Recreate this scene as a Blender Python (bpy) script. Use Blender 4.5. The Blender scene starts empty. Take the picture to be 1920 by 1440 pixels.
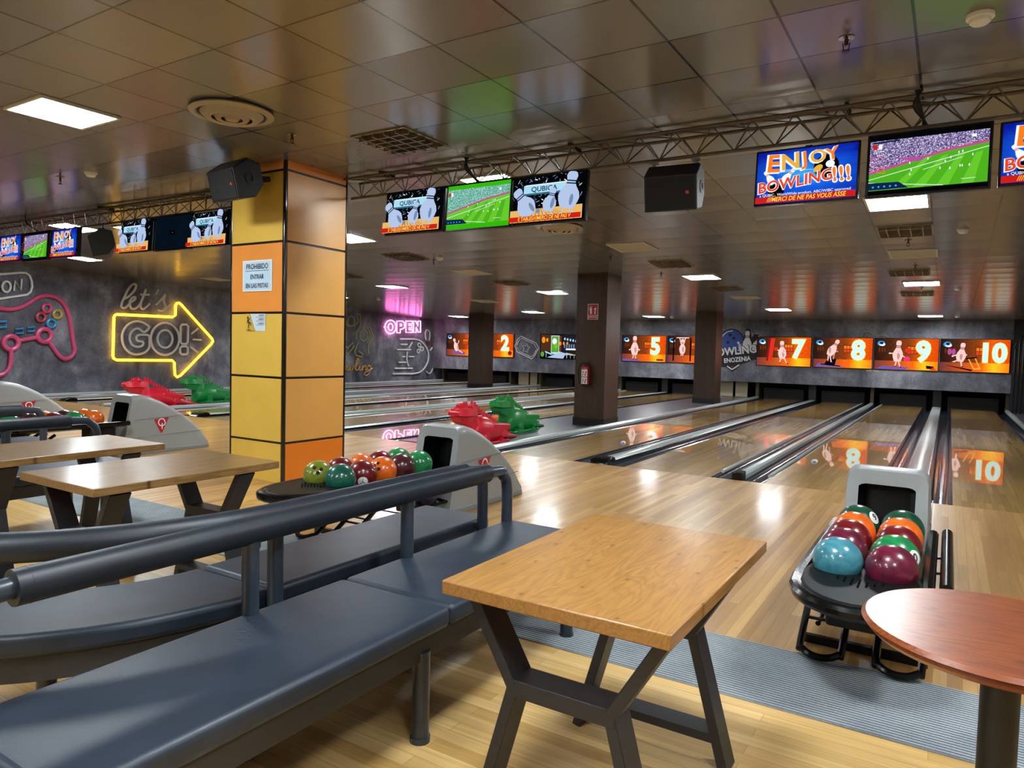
import bpy, bmesh, math, random
from mathutils import Vector, Matrix
random.seed(7)
PI = math.pi
S = bpy.context.scene
C = S.collection

# ------------------------------------------------------------------ camera, world, exposure
def make_camera():
    f, yaw, pit, rol, h = 1320.83, 0.55489, -0.04863, 0.02533, 1.40480
    fwd = Vector((-math.sin(yaw) * math.cos(pit), math.cos(yaw) * math.cos(pit), math.sin(pit)))
    right = Vector((math.cos(yaw), math.sin(yaw), 0))
    up = right.cross(fwd)
    r2 = right * math.cos(rol) + up * math.sin(rol)
    u2 = -right * math.sin(rol) + up * math.cos(rol)
    M = Matrix((r2, u2, -fwd)).transposed().to_4x4()
    M.translation = Vector((0, 0, h))
    cd = bpy.data.cameras.new('camera')
    cd.sensor_fit = 'HORIZONTAL'; cd.sensor_width = 36.0; cd.lens = f / 1920 * 36.0
    cd.clip_start = 0.05; cd.clip_end = 100
    o = bpy.data.objects.new('camera', cd); C.objects.link(o); o.matrix_world = M
    S.camera = o
make_camera()
W = bpy.data.worlds.new('world'); S.world = W; W.use_nodes = True
W.node_tree.nodes['Background'].inputs[0].default_value = (0.02, 0.02, 0.022, 1)
W.node_tree.nodes['Background'].inputs[1].default_value = 0.3
S.view_settings.view_transform = 'Standard'
S.view_settings.look = 'None'
S.view_settings.gamma = 1.0
S.view_settings.use_curve_mapping = False
S.view_settings.exposure = 0.0
PANEL = 92.0        # brightness of the lit ceiling panels

# ------------------------------------------------------------------ colour and material helpers
def lin(c):
    c = c / 255.0
    return c / 12.92 if c <= 0.04045 else ((c + 0.055) / 1.055) ** 2.4
def rgb(r, g, b): return (lin(r), lin(g), lin(b), 1.0)
def hx(s): return rgb(int(s[0:2], 16), int(s[2:4], 16), int(s[4:6], 16))

class N:
    """small node-tree builder"""
    def __init__(self, name):
        self.m = bpy.data.materials.new(name); self.m.use_nodes = True
        self.t = self.m.node_tree; self.b = self.t.nodes['Principled BSDF']
    def n(self, typ, **kw):
        x = self.t.nodes.new(typ)
        for k, v in kw.items():
            if k.startswith('i_'): x.inputs[k[2:].replace('_', ' ')].default_value = v
            else: setattr(x, k, v)
        return x
    def l(self, a, b): self.t.links.new(a, b)
    def coords(self, scale=(1, 1, 1), rot=(0, 0, 0), loc=(0, 0, 0), src='Object'):
        tc = self.n('ShaderNodeTexCoord'); mp = self.n('ShaderNodeMapping')
        mp.inputs['Scale'].default_value = scale; mp.inputs['Rotation'].default_value = rot; mp.inputs['Location'].default_value = loc
        self.l(tc.outputs[src], mp.inputs['Vector']); return mp.outputs['Vector']
    def noise(self, vec, scale, detail=4, rough=0.55, dist=0.0):
        x = self.n('ShaderNodeTexNoise'); x.inputs['Scale'].default_value = scale; x.inputs['Detail'].default_value = detail
        x.inputs['Roughness'].default_value = rough; x.inputs['Distortion'].default_value = dist
        if vec is not None: self.l(vec, x.inputs['Vector'])
        return x.outputs['Fac']
    def ramp(self, fac, stops, interp='LINEAR'):
        r = self.n('ShaderNodeValToRGB'); cr = r.color_ramp; cr.interpolation = interp
        while len(cr.elements) < len(stops): cr.elements.new(0.5)
        for e, (p, c) in zip(cr.elements, stops): e.position = p; e.color = c
        self.l(fac, r.inputs['Fac']); return r.outputs['Color']
    def mix(self, fac, a, b, mode='MIX'):
        x = self.n('ShaderNodeMix', data_type='RGBA', blend_type=mode)
        for sock, v in ((x.inputs[0], fac), (x.inputs[6], a), (x.inputs[7], b)):
            if hasattr(v, 'links') or hasattr(v, 'is_linked'): self.l(v, sock)
            else: sock.default_value = v
        return x.outputs[2]
    def math(self, op, a, b=0.0, c=0.0):
        x = self.n('ShaderNodeMath', operation=op)
        for sock, v in zip(x.inputs, (a, b, c)):
            if hasattr(v, 'is_linked'): self.l(v, sock)
            else: sock.default_value = v
        return x.outputs[0]
    def bump(self, h, strength=0.2, dist=0.01):
        x = self.n('ShaderNodeBump'); x.inputs['Strength'].default_value = strength; x.inputs['Distance'].default_value = dist
        self.l(h, x.inputs['Height']); self.l(x.outputs['Normal'], self.b.inputs['Normal'])
        return x
    def set(self, color=None, rough=None, metal=None, coat=None, coat_rough=None, spec=None):
        b = self.b.inputs
        def put(s, v):
            if v is None: return
            if hasattr(v, 'is_linked'): self.l(v, s)
            else: s.default_value = v
        put(b['Base Color'], color); put(b['Roughness'], rough); put(b['Metallic'], metal)
        put(b['Coat Weight'], coat); put(b['Coat Roughness'], coat_rough); put(b['Specular IOR Level'], spec)
        return self.m

_flat = {}
def pm(name, col, rough=0.5, metal=0.0, coat=0.0, coat_rough=0.1, spec=0.5, grain=0.0, gscale=40):
    """plain surface with a faint procedural mottling"""
    if name in _flat: return _flat[name]
    n = N(name)
    c = hx(col)
    if grain > 0:
        f = n.noise(n.coords(), gscale, 5)
        d = tuple(max(0, x * (1 - grain)) for x in c[:3]) + (1,); e = tuple(min(1, x * (1 + grain)) for x in c[:3]) + (1,)
        col_ = n.ramp(f, [(0.3, d), (0.7, e)])
    else: col_ = c
    m = n.set(col_, rough, metal, coat, coat_rough, spec)
    _flat[name] = m; return m
def em(name, col, strength=1.0, sample=True):
    """a surface that gives off light (lamp, screen, neon tube)"""
    if name in _flat: return _flat[name]
    m = bpy.data.materials.new(name); m.use_nodes = True; t = m.node_tree; t.nodes.clear()
    o = t.nodes.new('ShaderNodeOutputMaterial'); e = t.nodes.new('ShaderNodeEmission')
    e.inputs[0].default_value = hx(col) if isinstance(col, str) else col; e.inputs[1].default_value = strength
    t.links.new(e.outputs[0], o.inputs[0])
    if not sample: m.cycles.emission_sampling = 'NONE'
    _flat[name] = m; return m

# ------------------------------------------------------------------ mesh helpers
def BM(): return bmesh.new()
def _mi(faces, mi):
    for f in faces: f.material_index = mi
def box(bm, x0, x1, y0, y1, z0, z1, mi=0):
    v = [bm.verts.new(p) for p in ((x0, y0, z0), (x1, y0, z0), (x1, y1, z0), (x0, y1, z0), (x0, y0, z1), (x1, y0, z1), (x1, y1, z1), (x0, y1, z1))]
    _mi([bm.faces.new([v[i] for i in q]) for q in ((0, 3, 2, 1), (4, 5, 6, 7), (0, 1, 5, 4), (1, 2, 6, 5), (2, 3, 7, 6), (3, 0, 4, 7))], mi)
def bar(bm, a, b, w, d, side=(0, 1, 0), mi=0):
    """rectangular bar from a to b: d along 'side', w across"""
    a, b = Vector(a), Vector(b); ax = (b - a).normalized(); s = Vector(side); s = (s - ax * s.dot(ax)).normalized(); u = ax.cross(s)
    v = []
    for p in (a, b):
        for i, j in ((-1, -1), (1, -1), (1, 1), (-1, 1)): v.append(bm.verts.new(p + u * (i * w / 2) + s * (j * d / 2)))
    fs = [bm.faces.new([v[i] for i in q]) for q in ((3, 2, 1, 0), (4, 5, 6, 7), (0, 1, 5, 4), (1, 2, 6, 5), (2, 3, 7, 6), (3, 0, 4, 7))]
    _mi(fs, mi)
def tube(bm, pts, r, n=8, closed=False, mi=0):
    pts = [Vector(p) for p in pts]; m = len(pts)
    T = []
    for i in range(m):
        if closed: t = pts[(i + 1) % m] - pts[i - 1]
        else: t = pts[min(i + 1, m - 1)] - pts[max(i - 1, 0)]
        T.append(t.normalized())
    ref = Vector((0, 0, 1)) if abs(T[0].z) < 0.9 else Vector((1, 0, 0))
    u = (ref - T[0] * ref.dot(T[0])).normalized(); rings = []
    for i in range(m):
        u = u - T[i] * u.dot(T[i])
        if u.length < 1e-6: u = T[i].orthogonal()
        u.normalize(); w = T[i].cross(u)
        k = 1.0
        if 0 < i < m - 1 or closed:
            d = (pts[i] - pts[i - 1]).normalized().dot((pts[(i + 1) % m] - pts[i]).normalized())
            k = min(1.5, 1 / max(0.4, math.sqrt(max(0.0, (1 + d) / 2))))
        rr = r[i] if isinstance(r, (list, tuple)) else r
        rings.append([bm.verts.new(pts[i] + (u * math.cos(2 * PI * j / n) + w * math.sin(2 * PI * j / n)) * rr * (k if k < 1.05 else 1.0)) for j in range(n)])
    fs = []
    for i in range(m if closed else m - 1):
        A, B = rings[i], rings[(i + 1) % m]
        for j in range(n): fs.append(bm.faces.new((A[j], A[(j + 1) % n], B[(j + 1) % n], B[j])))
    if not closed: fs.append(bm.faces.new(rings[0][::-1])); fs.append(bm.faces.new(rings[-1]))
    _mi(fs, mi)
def cyl(bm, c, r, z0, z1, n=20, mi=0, r2=None):
    r2 = r if r2 is None else r2
    A = [bm.verts.new((c[0] + r * math.cos(2 * PI * i / n), c[1] + r * math.sin(2 * PI * i / n), z0)) for i in range(n)]
    B = [bm.verts.new((c[0] + r2 * math.cos(2 * PI * i / n), c[1] + r2 * math.sin(2 * PI * i / n), z1)) for i in range(n)]
    fs = [bm.faces.new((A[i], A[(i + 1) % n], B[(i + 1) % n], B[i])) for i in range(n)] + [bm.faces.new(A[::-1]), bm.faces.new(B)]
    _mi(fs, mi)
def lathe(bm, prof, n=24, M=None, mi=0):
    M = M or Matrix(); R = []
    for r, z in prof:
        R.append([bm.verts.new(M @ Vector((r * math.cos(2 * PI * i / n), r * math.sin(2 * PI * i / n), z))) for i in range(n)] if r > 1e-6 else [bm.verts.new(M @ Vector((0, 0, z)))])
    fs = []
    for A, B in zip(R, R[1:]):
        for i in range(n):
            q = [A[i % len(A)], A[(i + 1) % len(A)], B[(i + 1) % len(B)], B[i % len(B)]]
            u = []
            for x in q:
                if x not in u: u.append(x)
            if len(u) >= 3: fs.append(bm.faces.new(u))
    _mi(fs, mi)
def prism(bm, poly, z0, z1, mi=0, axis='z'):
    """polygon in the plane across 'axis', pushed along it; y: poly is (x,z); x: poly is (y,z)"""
    def P(p, h): return {'z': (p[0], p[1], h), 'y': (p[0], h, p[1]), 'x': (h, p[0], p[1])}[axis]
    A = [bm.verts.new(P(p, z0)) for p in poly]; B = [bm.verts.new(P(p, z1)) for p in poly]; n = len(poly)
    fs = [bm.faces.new((A[i], A[(i + 1) % n], B[(i + 1) % n], B[i])) for i in range(n)] + [bm.faces.new(A[::-1]), bm.faces.new(B)]
    _mi(fs, mi)
def ball(bm, c, r, n=20, mi=0, sc=(1, 1, 1)):
    M = Matrix.Translation(c) @ Matrix.Diagonal((r * sc[0], r * sc[1], r * sc[2], 1))
    d = bmesh.ops.create_uvsphere(bm, u_segments=n, v_segments=max(6, n // 2), radius=1, matrix=M)
    for v in d['verts']:
        for f in v.link_faces: f.material_index = mi
def loft(bm, secs, mi=0, caps=True):
    R = [[bm.verts.new(p) for p in s] for s in secs]; n = len(R[0]); fs = []
    for A, B in zip(R, R[1:]):
        for i in range(n): fs.append(bm.faces.new((A[i], A[(i + 1) % n], B[(i + 1) % n], B[i])))
    if caps: fs += [bm.faces.new(R[0][::-1]), bm.faces.new(R[-1])]
    _mi(fs, mi); return R
def rrect(x0, x1, z0, z1, r, k=4):
    out = []
    for cx, cz_, a in ((x1 - r, z1 - r, 0), (x0 + r, z1 - r, 90), (x0 + r, z0 + r, 180), (x1 - r, z0 + r, 270)):
        for i in range(k + 1):
            t = math.radians(a + 90 * i / k); out.append((cx + r * math.cos(t), cz_ + r * math.sin(t)))
    return out
def smooth_path(p, closed=False, k=4):
    p = [Vector(q) for q in p]; m = len(p); out = []
    rng = range(m) if closed else range(m - 1)
    for i in rng:
        a = p[(i - 1) % m] if closed or i > 0 else p[i]; b = p[i]; c = p[(i + 1) % m]; d = p[(i + 2) % m] if closed or i + 2 < m else c
        for j in range(k):
            t = j / k
            out.append(0.5 * ((2 * b) + (c - a) * t + (2 * a - 5 * b + 4 * c - d) * t * t + (3 * b - a - 3 * c + d) * t ** 3))
    if not closed: out.append(p[-1])
    return out

def obj(name, bm, mats, parent=None, world=True, smooth=35, bevel=None, seg=2, label=None, flip=True):
    if parent is not None and world:
        bmesh.ops.translate(bm, verts=bm.verts, vec=-Vector(parent.location))
    if flip: bmesh.ops.recalc_face_normals(bm, faces=bm.faces)
    me = bpy.data.meshes.new(name); bm.to_mesh(me); bm.free()
    for m in (mats if isinstance(mats, (list, tuple)) else [mats]): me.materials.append(m)
    if smooth:
        for p in me.polygons: p.use_smooth = True
        me.set_sharp_from_angle(angle=math.radians(smooth))
    o = bpy.data.objects.new(name, me); C.objects.link(o)
    if parent is not None: o.parent = parent
    if bevel:
        b = o.modifiers.new('edge', 'BEVEL'); b.width = bevel; b.segments = seg; b.limit_method = 'ANGLE'; b.angle_limit = math.radians(40)
    if label: o['label'] = label
    return o
def thing(name, label, cat, loc=(0, 0, 0), group=None, rotz=0.0):
    o = bpy.data.objects.new(name, None); C.objects.link(o); o.empty_display_size = 0.1
    o.location = loc; o.rotation_euler = (0, 0, rotz); o['label'] = label; o['category'] = cat
    if group: o['group'] = group
    return o
def tag(o, label, cat, group=None, kind=None):
    o['label'] = label; o['category'] = cat
    if group: o['group'] = group
    if kind: o['kind'] = kind
    return o
def struct(name, bm, mats, **kw):
    o = obj(name, bm, mats, **kw); o['kind'] = 'structure'; return o
def dup(root, loc, label, rotz=None):
    """a copy of a thing with copies of its parts and their sub-parts"""
    r = root.copy(); C.objects.link(r); r.location = loc; r['label'] = label
    if rotz is not None: r.rotation_euler = (0, 0, rotz)
    for ch in list(root.children):
        c = ch.copy(); C.objects.link(c); c.parent = r
        for g in list(ch.children):
            d = g.copy(); C.objects.link(d); d.parent = c
    return r

# flat drawing on a screen or a sign, in its own plane: x across, z up, facing -y; each layer a hair in front of the last
class Draw:
    def __init__(self, step=0.0006): self.bm = BM(); self.step = step; self.layer = 0; self.mats = []
    def mi(self, m):
        if m not in self.mats: self.mats.append(m)
        return self.mats.index(m)
    def y(self): self.layer += 1; return -self.step * self.layer
    def poly(self, pts, m):
        y = self.y(); f = self.bm.faces.new([self.bm.verts.new((a, y, b)) for a, b in pts]); f.material_index = self.mi(m); f.normal_update()
        if f.normal.y > 0: f.normal_flip()
    def rect(self, x0, x1, z0, z1, m): self.poly([(x0, z0), (x1, z0), (x1, z1), (x0, z1)], m)
    def disc(self, x, z, rx, m, rz=None, n=20, rot=0):
        rz = rx if rz is None else rz; c, s = math.cos(rot), math.sin(rot)
        self.poly([(x + rx * math.cos(t) * c - rz * math.sin(t) * s, z + rx * math.cos(t) * s + rz * math.sin(t) * c) for t in (2 * PI * i / n for i in range(n))], m)
    def line(self, pts, w, m):
        for (a, b), (c, d) in zip(pts, pts[1:]):
            L = math.hypot(c - a, d - b) or 1e-6; nx, nz = -(d - b) / L * w / 2, (c - a) / L * w / 2
            self.poly([(a + nx, b + nz), (c + nx, d + nz), (c - nx, d - nz), (a - nx, b - nz)], m)
    def pin(self, x, z, h, m, red=None, rot=0.0, fat=1.0):
        """a bowling pin of height h standing on (x, z), leaning by rot"""
        pr = [(0, .0), (.13, .0), (.15, .04), (.2, .2), (.22, .32), (.19, .46), (.12, .6), (.085, .7), (.1, .8), (.115, .88), (.09, .97), (.05, 1.0)]
        c, s = math.cos(rot), math.sin(rot)
        P = [(r * fat, t) for r, t in pr[1:]] + [(-r * fat, t) for r, t in pr[:0:-1]]
        self.poly([(x + (a * c - b * s) * h, z + (a * s + b * c) * h) for a, b in P], m)
        if red:
            for t in (.66, .73): self.poly([(x + (a * c - b * s) * h, z + (a * s + b * c) * h) for a, b in ((-.095 * fat, t), (.095 * fat, t), (.095 * fat, t + .035), (-.095 * fat, t + .035))], red)
    def text(self, s, size, x, z, m, bold=0.0, shear=0.0, rot=0.0, align='CENTER', sx=1.0):
        cu = bpy.data.curves.new('txt', 'FONT'); cu.body = s; cu.size = size; cu.offset = bold * size; cu.shear = shear
        cu.align_x = align; cu.align_y = 'CENTER'; cu.resolution_u = 3
        o = bpy.data.objects.new('txt', cu); C.objects.link(o)
        dg = bpy.context.evaluated_depsgraph_get(); me = bpy.data.meshes.new_from_object(o.evaluated_get(dg))
        y = self.y(); c, sn = math.cos(rot), math.sin(rot); k = self.mi(m)
        vs = [self.bm.verts.new((x + v.co.x * sx * c - v.co.y * sn, y, z + v.co.x * sx * sn + v.co.y * c)) for v in me.vertices]
        for p in me.polygons:
            try: f = self.bm.faces.new([vs[i] for i in p.vertices])
            except ValueError: continue
            f.material_index = k; f.normal_update()
            if f.normal.y > 0: f.normal_flip()
        bpy.data.objects.remove(o); bpy.data.curves.remove(cu); bpy.data.meshes.remove(me)
    def done(self, name, parent=None, loc=(0, 0, 0), rot=(0, 0, 0), label=None):
        o = obj(name, self.bm, self.mats, parent, world=False, smooth=None, flip=False, label=label)
        o.location = loc; o.rotation_euler = rot; return o

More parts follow.
